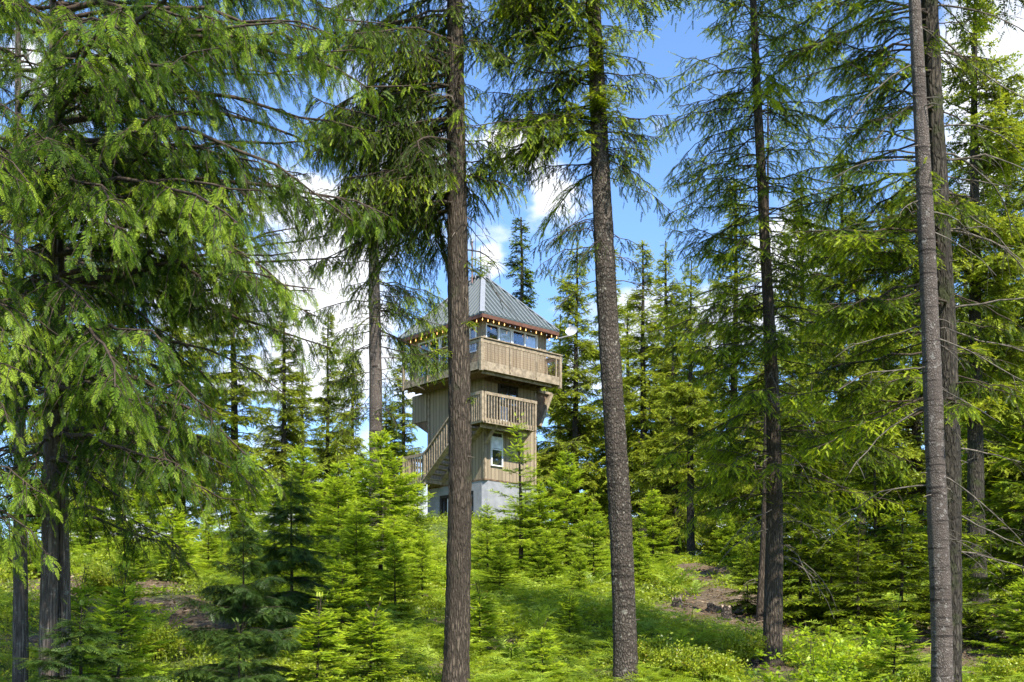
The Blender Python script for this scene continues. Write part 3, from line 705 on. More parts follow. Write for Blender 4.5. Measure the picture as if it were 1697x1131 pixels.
    for a, b, c2, d2 in planes:
        poly = [a, b, c2] if np.allclose(c2, d2) else [a, b, c2, d2]
        n = len(poly); m.add(poly + [p + th for p in poly], [tuple(range(n)), tuple(range(n, 2 * n))[::-1]] + [(i, (i + 1) % n, n + (i + 1) % n, n + i) for i in range(n)])
    rf = m.build('roof', M['roof'], r)
    m = MB()
    for a, b, c2, d2 in planes:
        ed = b - a; Ln = np.linalg.norm(ed); ed = ed / Ln
        nn = np.cross(ed, c2 - a); nn /= np.linalg.norm(nn)
        if nn[2] < 0: nn = -nn
        sl = np.cross(nn, ed); sl = sl if sl[2] > 0 else -sl; hgt = np.dot(c2 - a, sl)
        tc2, td2 = np.dot(c2 - a, ed), np.dot(d2 - a, ed)
        k = int(Ln / .25)
        for i in range(1, k):
            q = Ln * i / k
            if q < td2: f = q / td2
            elif q > tc2: f = (Ln - q) / (Ln - tc2)
            else: f = 1
            p0 = a + ed * q - sl * .0 + nn * .016; p1 = a + ed * q + sl * hgt * f + nn * .016
            if np.linalg.norm(p1 - p0) > .1: m.bar(p0, p1, .07, .05, up=nn)
    m.build('standing_seam', M['seam'], rf)
    m = MB()
    for cpt, apx in zip(cor, (ra, ra, rb, rb)): m.bar(cpt + (0, 0, .03), apx + (0, 0, .03), .2, .035)
    m.bar(ra + (0, -.1, .05), rb + (0, .1, .05), .24, .06); m.box(1.1, 1.45, 1.4, 1.75, 16.9, 17.05)
    m.build('hip_cap', M['cap'], rf)
    # fascia and soffit
    m = MB(); h = .15
    m.box(ex0, ex1, ey0, ey0 + .04, ez - .03 - h, ez - .035); m.box(ex0, ex1, ey1 - .04, ey1, ez - .03 - h, ez - .035); m.box(ex0, ex0 + .04, ey0 + .04, ey1 - .04, ez - .03 - h, ez - .035); m.box(ex1 - .04, ex1, ey0 + .04, ey1 - .04, ez - .03 - h, ez - .035)
    m.build('fascia', M['fascia'], r)
    m = MB(); m.box(ex0 + .04, ex1 - .04, ey0 + .04, ey1 - .04, ez - .1, ez - .05)
    for i in range(9):
        q = ex0 + .3 + i * .46; m.box(q, q + .04, ey0 + .05, cy0 - .02, ez - .17, ez - .1)
    for i in range(12):
        q = ey0 + .3 + i * .46; m.box(ex0 + .05, cx0 - .02, q, q + .04, ez - .17, ez - .1)
    m.build('soffit', M['fascia'], r)
    # deck round the two near sides
    dx0, dy0, dx1, dy1 = -1.3, -1.3, 3.12, 3.85
    m = MB(); m.box(dx0 + .05, dx1, dy0 + .05, cy0, 12.28, 12.33); m.box(dx0 + .05, cx0, cy0, dy1, 12.28, 12.33); m.box(cx0, 3.1, cy0, cy1, 12.26, 12.30)
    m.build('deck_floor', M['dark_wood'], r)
    m = MB(); m.box(dx0, dx1, dy0, dy0 + .045, 12.03, 12.37); m.box(dx0, dx0 + .045, dy0 + .045, dy1, 12.06, 12.37); m.box(dx1 - .045, dx1, dy0 + .045, cy0, 12.03, 12.37); m.box(dx0 + .045, cx0, dy1 - .045, dy1, 12.06, 12.37)
    m.box(dx0 + .25, dx1 - .35, dy0 + .2, dy0 + .26, 11.93, 12.2)
    m.build('deck_fascia', M['trim'], r)
    m = MB()
    for i in range(11): q = dx0 + .3 + i * .4; m.box(q, q + .045, dy0 + .27, cy1 - .1, 12.1, 12.25)
    m.box(dx0 + .2, cx0 + .1, dy0 + .3, dy1 - .1, 12.0, 12.09); m.box(-.1, 3.1, -.08, .0, 11.98, 12.1)
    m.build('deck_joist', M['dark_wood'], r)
    # balcony railing: posts, rails and woven wire
    m = Each(); zt = 13.27
    m.box(dx0 - .03, dx0 + .1, dy0 - .03, dy0 + .1, 11.98, zt); m.box(dx1 - .1, dx1 + .02, dy0 - .03, dy0 + .09, 11.9, zt)
    for q in (dx0 + 1.5, dx0 + 2.95): m.box(q, q + .06, dy0 - .045, dy0 - .002, 12.1, zt - .1)
    for q in (dy0 + 1.7, dy0 + 3.4): m.box(dx0 - .045, dx0 - .002, q, q + .06, 12.1, zt - .1)
    m.box(dx0 - .02, dx0 + .08, dy1 - .1, dy1, 12.0, zt); m.box(dx1 - .3, dx1 - .24, dy0 + .0, dy0 + .05, 12.37, zt - .1)
    m.box(dx1 - .08, dx1, cy0 - .1, cy0 - .01, 12.37, zt)
    rl = m.build('balcony_post', M['rail'], r)
    m = MB(); m.box(dx0 + .1, dx1 - .1, dy0 - .01, dy0 + .05, zt - .16, zt - .03); m.box(dx0 - .05, dx1 + .04, dy0 - .06, dy0 + .1, zt, zt + .04)
    m.box(dx0 - .01, dx0 + .05, dy0 + .1, dy1 - .1, zt - .16, zt - .03); m.box(dx0 - .06, dx0 + .1, dy0 + .1, dy1 + .02, zt, zt + .04)
    m.box(dx1 - .06, dx1, dy0 + .09, cy0 - .1, zt - .16, zt - .03); m.box(dx1 - .09, dx1 + .04, dy0 + .1, cy0, zt, zt + .04)
    m.build('balcony_rail', M['rail'], r)
    m = MB(); w = .004
    for i in range(8):
        z = 12.42 + i * .09
        m.box(dx0 + .1, dx1 - .1, dy0 + .02, dy0 + .02 + w, z, z + w * 1.5); m.box(dx0 + .02, dx0 + .02 + w, dy0 + .1, dy1 - .1, z, z + w * 1.5); m.box(dx1 - .03, dx1 - .03 + w, dy0 + .09, cy0 - .1, z, z + w * 1.5)
    for i in range(44): q = dx0 + .14 + i * .095; m.box(q, q + w, dy0 + .025, dy0 + .025 + w, 12.37, zt - .16)
    for i in range(51): q = dy0 + .14 + i * .095; m.box(dx0 + .025, dx0 + .025 + w, q, q + w, 12.37, zt - .16)
    for i in range(8): q = dy0 + .14 + i * .095; m.box(dx1 - .035, dx1 - .035 + w, q, q + w, 12.37, zt - .16)
    m.build('railing_wire', M['dark_wood'], r)
    # sloping braces that carry the overhang on the far sides
    m = MB()
    for x in (dx0 + .5, .0): pass
    m.prism([(W_ - .02, .05, 10.3), (3.62, .05, 11.95), (W_ - .02, .05, 11.95)], (0, 3.4, 0))
    m.prism([(.05, L_ - .02, 10.3), (.05, 4.85, 10.95), (.05, 4.85, 11.95), (.05, L_ - .02, 12.1)], (2.6, 0, 0))
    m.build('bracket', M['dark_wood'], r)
    m = MB(); m.bar((W_ + .15, -.0, 10.5), (3.75, -.0, 11.98), .12, .26, up=(0, 1, 0)); m.bar((3.0, .02, 11.99), (3.8, .02, 11.99), .12, .1)
    m.build('brace', M['trim'], r)
    m = MB(); m.box(-.0, .04, L_ + .1, 4.85, 10.9, 12.1); m.build('bracket_cladding', M['siding'], r)
    # landing that wraps the near corner at the second level
    lx0, ly0, lx1, lz = -1.0, -1.0, 1.95, 10.17
    m = MB(); m.box(lx0 + .04, lx1, ly0 + .04, -.02, lz, lz + .05); m.box(lx0 + .04, -.02, -.02, .55, lz, lz + .05); m.build('landing_floor', M['dark_wood'], r)
    m = MB(); m.box(lx0, lx1, ly0, ly0 + .04, lz - .16, lz + .04); m.box(lx0, lx0 + .04, ly0 + .04, .0, lz - .16, lz + .04); m.box(lx1 - .04, lx1, ly0 + .04, -.02, lz - .16, lz + .04)
    m.box(lx0 + .2, lx1 - .1, ly0 + .3, ly0 + .36, lz - .3, lz - .05); m.bar((1.8, -.9, lz - .1), (1.8, -.03, lz - .75), .08, .12); m.bar((-.1, -.9, lz - .1), (.05, -.03, lz - .75), .08, .12)
    m.build('landing_frame', M['trim'], r)
    def balusters(m, a, b, z0a, z1a, z0b, z1b, n, w=.038):
        a = np.array(a, float); b = np.array(b, float)
        for i in range(n):
            f = (i + .5) / n; p = a + (b - a) * f; z0 = z0a + (z0b - z0a) * f; z1 = z1a + (z1b - z1a) * f
            m.box(p[0] - w / 2, p[0] + w / 2, p[1] - w / 2, p[1] + w / 2, z0, z1)
    zt = 11.25
    m = Each(); m.box(lx0 - .05, lx0 + .06, ly0 - .05, ly0 + .06, lz - .12, zt); m.box(lx0 + .1, lx0 + .2, ly0 - .05, ly0 + .0, lz - .1, zt); m.box(lx1 - .1, lx1, ly0 - .05, ly0 + .05, lz - .14, zt); m.box(lx0 - .05, lx0 + .05, -.05, .05, lz - .4, zt); m.box(lx1 - .06, lx1 + .02, -.12, -.03, lz, zt)
    m.build('landing_post', M['rail'], r)
    m = MB(); m.box(lx0 + .2, lx1 + .02, ly0 - .06, ly0 - .0, zt - .12, zt); m.box(lx0 - .06, lx0 - .0, ly0 + .06, -.05, zt - .12, zt); m.box(lx1 - .05, lx1 + .01, ly0 + .05, -.12, zt - .12, zt); m.build('landing_rail', M['rail'], r)
    m = MB(); balusters(m, (lx0 + .25, ly0 - .02, 0), (lx1 - .12, ly0 - .02, 0), lz - .08, zt - .1, lz - .08, zt - .1, 17, .045); balusters(m, (lx0 - .02, ly0 + .1, 0), (lx0 - .02, -.08, 0), lz - .08, zt - .1, lz - .08, zt - .1, 6, .045); balusters(m, (lx1 - .02, ly0 + .1, 0), (lx1 - .02, -.15, 0), lz - .0, zt - .1, lz - .0, zt - .1, 5, .04)
    m.build('baluster', M['rail'], r)
    # stairs along the left-hand face
    ys, ye, zs, ze = 2.6, .05, 8.2, 10.2; n = 11
    st = MB(); st.bar((-1.0, ys + .1, zs - .14), (-1.0, ye - .0, ze - .14), .05, .28, up=(1, 0, 0)); st.bar((-.08, ys + .1, zs - .14), (-.08, ye, ze - .14), .05, .28, up=(1, 0, 0))
    s = st.build('stairs', M['trim'], r)
    m = MB()
    for i in range(1, n):
        f = i / n; y = ys + (ye - ys) * f; z = zs + (ze - zs) * f
        m.box(-.97, -.11, y - .02, y + .24, z - .04, z)
    m.build('tread', M['trim'], s)
    m = MB(); m.bar((-1.04, ys + .02, zs + 1.02), (-1.04, ye - .02, ze + 1.02), .07, .13, up=(1, 0, 0)); m.box(-1.09, -.99, ys - .02, ys + .09, zs - .3, zs + 1.1); m.build('handrail', M['rail'], s)
    m = MB(); balusters(m, (-1.04, ys - .05, 0), (-1.04, ye + .08, 0), zs - .05, zs + 1.0, ze - .05, ze + 1.0, 15, .045); m.build('stair_baluster', M['rail'], s)
    # lower landing
    m = MB(); m.box(-1.0, -.02, 2.6, 4.1, 8.14, 8.19); m.box(-1.04, -1.0, 2.62, 4.1, 8.0, 8.22); m.box(-1.04, -.02, 4.1, 4.14, 8.0, 8.22); m.box(-.98, -.1, 2.63, 2.67, 7.98, 8.13)
    q = m.build('lower_landing', M['trim'], r)
    m = MB(); m.box(-1.09, -.99, 4.05, 4.15, 8.0, 9.25); m.box(-1.06, -1.0, 2.69, 4.05, 9.12, 9.25); m.box(-1.0, -.02, 4.08, 4.14, 9.12, 9.25)
    balusters(m, (-1.03, 2.72, 0), (-1.03, 4.02, 0), 8.05, 9.14, 8.05, 9.14, 8, .045); balusters(m, (-.95, 4.11, 0), (-.05, 4.11, 0), 8.05, 9.14, 8.05, 9.14, 6, .045)
    m.build('landing_guard', M['rail'], q)
    m = MB(); m.box(-1.0, -.86, 3.9, 4.04, 5.0, 8.0); m.box(-1.0, -.86, 2.75, 2.85, 7.86, 8.0); m.build('support_post', M['trim'], q)
    m = MB(); m.bar((-.55, 4.15, 8.05), (-.55, 6.2, 6.6), .9, .22, up=(1, 0, 0)); m.bar((-1.0, 4.3, 8.85), (-1.0, 6.3, 7.45), .06, .1, up=(1, 0, 0)); balusters(m, (-1.0, 4.3, 0), (-1.0, 6.3, 0), 7.85, 8.85, 6.5, 7.45, 10)
    m.build('lower_flight', M['dark_wood'], r)
    # flue
    m = MB(); m.tube([(1.62, 1.62, 16.5), (1.62, 1.62, 17.02)], .1, 12); m.tube([(1.62, 1.62, 17.02), (1.62, 1.62, 17.42)], .085, 12)
    m.build('flue', M['pipe'], r)

    def loc(p):
        c_, s_ = math.cos(TRZ), math.sin(TRZ); return (TO[0] + c_ * p[0] - s_ * p[1], TO[1] + s_ * p[0] + c_ * p[1], p[2])
    # masts on the ridge
    def mast(lab, p, h, rad, mat, capped=False):
        o = empty('mast', loc(p), TRZ); tag(o, lab, 'antenna')
        m = MB(); m.tube([(0, 0, 0), (0, 0, h * .6), (0, 0, h)], [rad, rad * .9, rad * (.9 if capped else .5)], 8); m.build('pole', mat, o)
        m = MB()
        if capped: m.tube([(0, 0, h - .02), (0, 0, h + .03), (0, 0, h + .12), (0, 0, h + .14)], [rad, rad * 2.1, rad * 2.0, rad * .8], 10)
        else: m.tube([(0, 0, 0), (0, 0, .12)], rad * 1.9, 8)
        m.build('collar', M['pipe'], o)
    mast('reddish pipe mast with a grey cap on the tower roof ridge', (.9, 1.85, 16.6), 1.72, .035, M['rusty'], True)
    mast('thin tall whip antenna on the tower ridge, beside the capped mast', (1.0, 1.75, 16.8), 2.55, .012, M['black'])
    mast('short black rod antenna on the tower ridge, nearest the flue', (1.38, 1.85, 16.7), 1.55, .024, M['black'])
    # string of lights under the eave
    o = empty('string_lights', loc((ex0, ey0, 0)), TRZ); tag(o, 'string of small warm bulbs hung under the tower eaves', 'string lights')
    ox = np.array([ex0, ey0, 0.0]); pts = []
    nb = 15
    path = [np.array([ex0 + .08, ey1 - .1]), np.array([ex0 + .08, ey0 + .08]), np.array([ex1 - .08, ey0 + .08]), np.array([ex1 - .08, ey1 - .2])]
    cable = []; bulbs = []
    for a, b, nb in ((path[0], path[1], 15), (path[1], path[2], 14), (path[2], path[3], 12)):
        for i in range(nb):
            p = a + (b - a) * i / nb; pn = a + (b - a) * (i + 1) / nb
            z = ez - .2; cable += [(*p, z), (*((p + pn) / 2), z - .05)]; bulbs.append((p[0], p[1], z))
    m = MB(); m.tube(np.array(cable) - ox, .007, 4); m.build('cable', M['black'], o)
    off = {6, 9, 20, 21, 24, 27}
    proto = {}
    for i, b in enumerate(bulbs):
        key = 'bulb_off' if i in off else 'bulb'
        if key not in proto:
            m = MB(); m.tube([(0, 0, -.1), (0, 0, -.088), (0, 0, -.06), (0, 0, -.03)], [.004, .016, .019, .010], 8); m.tube([(0, 0, -.03), (0, 0, .0)], .011, 8)
            q = m.build('bulb', M[key], o, smooth=True); proto[key] = q.data
        else: q = link('bulb', proto[key], o)
        q.location = tuple(np.array(b) - ox)
        if key == 'bulb_off': q['label'] = 'unlit clear bulb'
    # satellite dish on an arm from the right-hand eave
    pe = np.array(loc((ex1 - .05, ey0 + .05, 14.3))); pdsh = px(948, 550, 54.6)
    o = empty('satellite_dish', pe); tag(o, 'pale grey satellite dish on an arm at the right end of the tower eave', 'satellite dish')
    v = pdsh - pe
    m = MB(); m.tube([(0, 0, -.1), (.05, .1, -.12), v * .75 + (0, 0, -.15), v + (0, .06, -.18), v + (0, .04, -.02)], .026, 8); m.build('arm', M['pipe'], o)
    # dish: shallow bowl facing up and left
    axis = nrm(np.array([-.35, -.85, .28])); u = nrm(np.cross(axis, [0, 0, 1.0])); w2 = np.cross(axis, u)
    V = []; Fc = []; nr, na = 6, 28
    for side in (0, 1):
        for i in range(nr + 1):
            q = i / nr
            for j in range(na):
                a = j * 2 * math.pi / na; V.append(v + u * math.cos(a) * .27 * q + w2 * math.sin(a) * .23 * q + axis * (.09 * q * q - .012 * side))
    for side in (0, 1):
        b0 = side * (nr + 1) * na
        for i in range(nr):
            for j in range(na):
                f = (b0 + i * na + j, b0 + i * na + (j + 1) % na, b0 + (i + 1) * na + (j + 1) % na, b0 + (i + 1) * na + j); Fc.append(f)
    e0 = nr * na; e1 = (nr + 1) * na + nr * na
    for j in range(na): Fc.append((e0 + j, e0 + (j + 1) % na, e1 + (j + 1) % na, e1 + j))
    me = bpy.data.meshes.new('bowl'); me.from_pydata([tuple(p) for p in V], [], Fc); me.materials.append(M['dish']); link('bowl', me, o)
    m = MB(); m.tube([v - w2 * .25 + axis * .05, v + axis * .33 - w2 * .1], .012, 6); m.box(*sum([[q - .04, q + .04] for q in (v + axis * .35 - w2 * .1)], [])); m.build('receiver', M['pipe'], o)
build_tower()
build_ground()

# ------------------------------------------------------------------ the near trees, each with its own meshes
def trunk_px(T, pts, d, top, seed=0, **k):
    """pts: (px, py, width px) up the trunk at distance d; extended to height top"""
    P = [px(a, b, d) for a, b, w in pts]; r = [w / F * d / 2 for a, b, w in pts]
    base = P[0].copy(); g = float(H(base[0], base[1])) - .25
    if base[2] > g: base[2] = g; P.insert(0, base); r.insert(0, r[0])
    v = (P[-1] - P[-2]) / max(.1, (P[-1][2] - P[-2][2])); hh = top - P[-1][2]
    for f in (.33, .66, 1): P.append(P[-1] + v * hh * .33 * .5 + np.array([0, 0, hh * .33 - v[2] * hh * .33 * .5])); r.append(r[len(r) - 1] * .6)
    r[-1] = .02
    T.trunk(np.array(P), np.array(r), seed=seed, **k)

def stubs(T, rng, n, z0, z1, r0=.010):
    z = rng.uniform(z0, z1, n); az = rng.uniform(0, 6.28, n)
    T.dead(rng, z, az, rng.uniform(.16, .34, n), rng.uniform(-.2, .5, n), rng.uniform(0, .5, n), r0=.022, twigs=0, K=4)

def sectors(rng, n, secs):
    """azimuths drawn from weighted sectors (centre degrees, spread degrees, weight); 0 is right, 90 away, 180 left, 270 towards the camera"""
    w = np.array([s[2] for s in secs], float); c = rng.choice(len(secs), n, p=w / w.sum())
    return np.radians(np.array([secs[i][0] + rng.normal(0, 1) * secs[i][1] for i in c]))

def zof(pyy, d): return (HY - pyy) / F * d

# fir with the broad hanging crown, left of centre
def fir_b():
    rng = np.random.default_rng(11); d = 19.0; o = at(757, d); T = Tree(o)
    trunk_px(T, [(755, 1131, 47), (757, 1100, 42), (758, 1040, 41), (761, 900, 39), (763, 780, 37), (761, 600, 35), (759, 450, 34), (757, 300, 31), (755, 150, 28), (754, 0, 25)], d, 16.5, seed=1, seg=30, step=.08, rough=.08, flare=.5)
    n = 54; z = rng.uniform(zof(350, d), zof(-60, d), n)
    az = sectors(rng, n, [(185, 28, 2.6), (225, 20, .9), (150, 25, .9), (0, 35, .8), (90, 30, .5)])
    left = np.cos(az) < -.2
    L = np.where(left, rng.uniform(1.6, 3.1, n), rng.uniform(.7, 1.5, n))
    T.boughs(rng, z, az, L, rng.uniform(-.25, .15, n), rng.uniform(.15, .42, n), np.full(n, .1), NEAR_N, sec_sp=0.047, sec_len=.62, sec_ang=60, hang=.42, sec_droop=.85, sp_sp=0.049, sp_ang=30,
             sp_scale=.95, prim_r=.022, tint0=.28, tipb=.34, clump=.42, pair_hang=.4, tvar=.36)
    # boughs that rest lower, left side
    n = 9; z = rng.uniform(zof(345, d), zof(160, d), n); az = sectors(rng, n, [(180, 25, 1), (215, 25, 1), (140, 20, .6)])
    T.boughs(rng, z, az, rng.uniform(1.7, 2.35, n), rng.uniform(-.2, .1, n), rng.uniform(.2, .4, n), np.full(n, .05), NEAR_N, sec_sp=0.033, sec_len=.75, hang=.6, sec_droop=.9, sp_sp=0.046, sp_ang=28, prim_r=.024, tint0=.2, tipb=.25, pair_hang=.5)
    n = 26; z = rng.uniform(zof(300, d), zof(-60, d), n); az = sectors(rng, n, [(180, 35, 1.4), (265, 35, 1), (0, 30, .8)])
    T.boughs(rng, z, az, rng.uniform(.5, 1.2, n), rng.uniform(-.1, .3, n), rng.uniform(.3, .6, n), np.full(n, .05), NEAR_N, sec_sp=.05, sec_len=.5, hang=.45, sec_droop=.8, sp_sp=.05, sp_ang=30, prim_r=.014, tint0=.28, tipb=.35, pair_hang=.4, s0=.04)
    # short tuft in front of the roof, wisp by the balcony
    T.boughs(rng, [zof(455, d), zof(440, d)], R(np.array([5., -30])), np.array([.62, .4]), np.array([.35, .3]), np.array([.05, .1]), np.array([.1, 0]), NEAR_N, sec_sp=0.022, sec_len=.3, hang=.35, sec_droop=.5, sp_sp=0.033, sp_scale=.7, prim_r=.012, tint0=.55, tipb=.3)
    T.boughs(rng, [zof(530, d), zof(585, d), zof(655, d)], R(np.array([-20., 200, -15])), np.array([.3, .45, .22]), np.array([0., .1, 0]), np.array([.3, .1, .2]), np.zeros(3), NEAR_N, sec_sp=0.019, sec_len=.2, hang=.3, sp_sp=0.033, sp_scale=.6, prim_r=.008, tint0=.55, tipb=.3)
    n = 60; z = rng.uniform(zof(-60, d), 16.2, n); f = (z - zof(-60, d)) / (16.3 - zof(-60, d))
    T.boughs(rng, z, rng.uniform(0, 6.28, n), (2.3 * (1 - f) + .25) * rng.uniform(.6, 1.1, n), .1 + .3 * f, np.full(n, .3), np.full(n, .1), MID_N, sec_sp=0.077, sec_len=.6, hang=.3, sec_droop=.6, sp_sp=0.078, sp_scale=1.1, tint0=.3)
    n = 12; T.dead(rng, rng.uniform(zof(460, d), zof(150, d), n), rng.uniform(0, 6.28, n), rng.uniform(.5, 1.6, n), rng.uniform(-.3, .2, n), rng.uniform(.1, .5, n), r0=.011)
    T.dead(rng, [zof(355, d)], R(np.array([-8.])), np.array([.62]), np.array([-.2]), np.array([.6]), r0=.01, twigs=2)
    stubs(T, rng, 26, .5, 9.5)
    plant(T.meshes('bark_fir', 'fir'), 'fir_tree', 'straight brown furrowed fir trunk standing in front of the lookout tower', 'tree', o)
fir_b()

def fir_c():
    rng = np.random.default_rng(12); d = 19.4; o = at(1037, d); T = Tree(o)
    trunk_px(T, [(1037, 1131, 40), (1034, 1000, 38), (1028, 860, 37), (1018, 700, 35), (1010, 580, 34), (1003, 450, 33), (997, 330, 31), (991, 180, 27), (986, 60, 23), (984, 0, 21)], d, 16.5, seed=2, seg=30, step=.08, rough=.08, flare=.3)
    n = 84; z = rng.uniform(zof(280, d), zof(-60, d), n)
    az = sectors(rng, n, [(190, 28, 2.2), (250, 25, 1.0), (350, 30, 1.1), (120, 30, .5)])
    left = np.cos(az) < -.15; L = np.where(left, rng.uniform(1.2, 2.5, n), rng.uniform(.6, 1.25, n))
    T.boughs(rng, z, az, L, rng.uniform(-.2, .2, n), rng.uniform(.12, .35, n), np.full(n, .12), NEAR_N, sec_sp=0.047, sec_len=.55, sec_ang=58, hang=.35, sec_droop=.75, sp_sp=0.052, sp_ang=38, prim_r=.018, tint0=.46, tipb=.55, clump=.35, pair_hang=.3, tvar=.36)
    # new growth in front of the trunk
    n = 34; z = rng.uniform(zof(250, d), zof(-20, d), n)
    T.boughs(rng, z, sectors(rng, n, [(262, 30, 1)]), rng.uniform(.4, 1.0, n), rng.uniform(0, .3, n), np.full(n, .25), np.full(n, .1), NEAR_N, sec_sp=0.033, sec_len=.3, hang=.15, sec_droop=.3, sp_sp=0.039, sp_scale=.8, prim_r=.01, tint0=.68, tipb=.45)
    # thin drooping boughs lower on both sides
    n = 12; z = rng.uniform(zof(430, d), zof(220, d), n); az = sectors(rng, n, [(180, 25, 1), (0, 25, 1)])
    T.boughs(rng, z, az, rng.uniform(.7, 1.35, n), rng.uniform(-.1, .2, n), rng.uniform(.3, .6, n), np.full(n, .05), NEAR_N, sec_sp=0.055, sec_len=.45, hang=.45, sec_droop=.8, sp_sp=0.055, sp_ang=28, prim_r=.013, tint0=.22, tipb=.3, pair_hang=.4, thin_sec=.8)
    n = 55; z = rng.uniform(zof(-60, d), 16.2, n); f = (z - zof(-60, d)) / (16.3 - zof(-60, d))
    T.boughs(rng, z, rng.uniform(0, 6.28, n), (2.1 * (1 - f) + .25) * rng.uniform(.6, 1.1, n), .1 + .3 * f, np.full(n, .3), np.full(n, .1), MID_N, sec_sp=0.077, sec_len=.55, hang=.3, sec_droop=.6, sp_sp=0.078, sp_scale=1.1, tint0=.35)
    n = 14; T.dead(rng, rng.uniform(zof(520, d), zof(200, d), n), rng.uniform(0, 6.28, n), rng.uniform(.4, 1.1, n), rng.uniform(-.2, .4, n), rng.uniform(.3, .9, n), r0=.008)
    # tuft at its middle
    T.boughs(rng, [zof(690, d)], R(np.array([215.])), np.array([.5]), np.array([.1]), np.array([.1]), np.array([.1]), NEAR_N, sec_sp=0.017, sec_len=.24, sp_sp=0.033, sp_scale=.6, prim_r=.008, tint0=.35)
    stubs(T, rng, 26, .5, 9.5)
    plant(T.meshes('bark_grey', 'fir'), 'fir_tree', 'grey barked fir leaning slightly left, just right of the lookout tower', 'tree', o)
fir_c()

def fir_d():
    rng = np.random.default_rng(13); d = 21.5; o = at(1279, d); T = Tree(o)
    trunk_px(T, [(1276, 1128, 38), (1278, 1105, 35), (1281, 1050, 31), (1283, 940, 30), (1284, 850, 27), (1283, 740, 24), (1279, 620, 21), (1272, 480, 18), (1264, 330, 16), (1256, 180, 14), (1248, 0, 11)], d, 14.5, seed=3, seg=22, step=.1, rough=.05, flare=.45)
    n = 215; z = rng.uniform(zof(820, d), zof(-40, d), n); f = (z - zof(760, d)) / (zof(-40, d) - zof(760, d))
    az = sectors(rng, n, [(180, 34, 1.8), (0, 34, 1.3), (90, 30, .6), (270, 30, .5)])
    L = rng.uniform(.8, 2.7, n) * (1 - .25 * f)
    T.boughs(rng, z, az, L, rng.uniform(-.1, .3, n), rng.uniform(.2, .5, n), np.full(n, .12), NEAR_N, sec_sp=0.055, sec_len=.46, sec_ang=58, hang=.25, sec_droop=.6, sp_sp=0.058, sp_ang=38, prim_r=.014, tint0=.48, tipb=.5, clump=.35, thin_sec=1.0, pair_hang=.2, tvar=.3)
    n = 40; z = rng.uniform(zof(-40, d), 14.3, n); f = (z - zof(-40, d)) / (14.4 - zof(-40, d))
    T.boughs(rng, z, rng.uniform(0, 6.28, n), (1.4 * (1 - f) + .2) * rng.uniform(.6, 1.1, n), .1 + .4 * f, np.full(n, .3), np.full(n, .1), MID_N, sec_sp=0.077, sec_len=.5, sp_sp=0.078, sp_scale=1.1)
    n = 26; T.dead(rng, rng.uniform(zof(960, d), zof(560, d), n), sectors(rng, n, [(0, 35, 1.4), (180, 35, 1), (270, 30, .6)]), rng.uniform(.5, 1.35, n), rng.uniform(0, .45, n), rng.uniform(.3, .95, n), r0=.009, twigs=6)
    plant(T.meshes('bark_fir', 'fir'), 'fir_tree', 'slim dark fir with flared foot, beside a round cut stump right of centre', 'tree', o)
fir_d()

def fir_e():
    rng = np.random.default_rng(14); d = 16.5; o = at(1562, d); T = Tree(o)
    trunk_px(T, [(1562, 1131, 35), (1560, 1000, 34), (1554, 860, 33), (1548, 700, 31), (1542, 550, 29), (1536, 400, 27), (1528, 230, 24), (1521, 100, 21), (1515, 0, 19)], d, 15.5, seed=4, seg=28, step=.08, rough=.05, flare=.3)
    n = 46; z = rng.uniform(zof(-90, d), 15.2, n); f = (z - zof(-90, d)) / (15.4 - zof(-90, d))
    T.boughs(rng, z, rng.uniform(0, 6.28, n), (1.9 * (1 - f) + .25) * rng.uniform(.6, 1.1, n), .1 + .4 * f, np.full(n, .2), np.full(n, .1), MID_N, sec_sp=0.072, sec_len=.5, sp_sp=0.078, sp_scale=1.1)
    n = 18; T.dead(rng, rng.uniform(zof(830, d), zof(40, d), n), sectors(rng, n, [(5, 25, 1), (180, 25, .9)]), rng.uniform(.4, 1.7, n), rng.uniform(-.5, .25, n), rng.uniform(.1, .45, n), r0=.009, twigs=4)
    stubs(T, rng, 26, .5, 9.5)
    plant(T.meshes('bark_smooth', 'fir'), 'fir_tree', 'pale grey fir trunk, nearest of the touching pair at the right', 'tree', o)
fir_e()

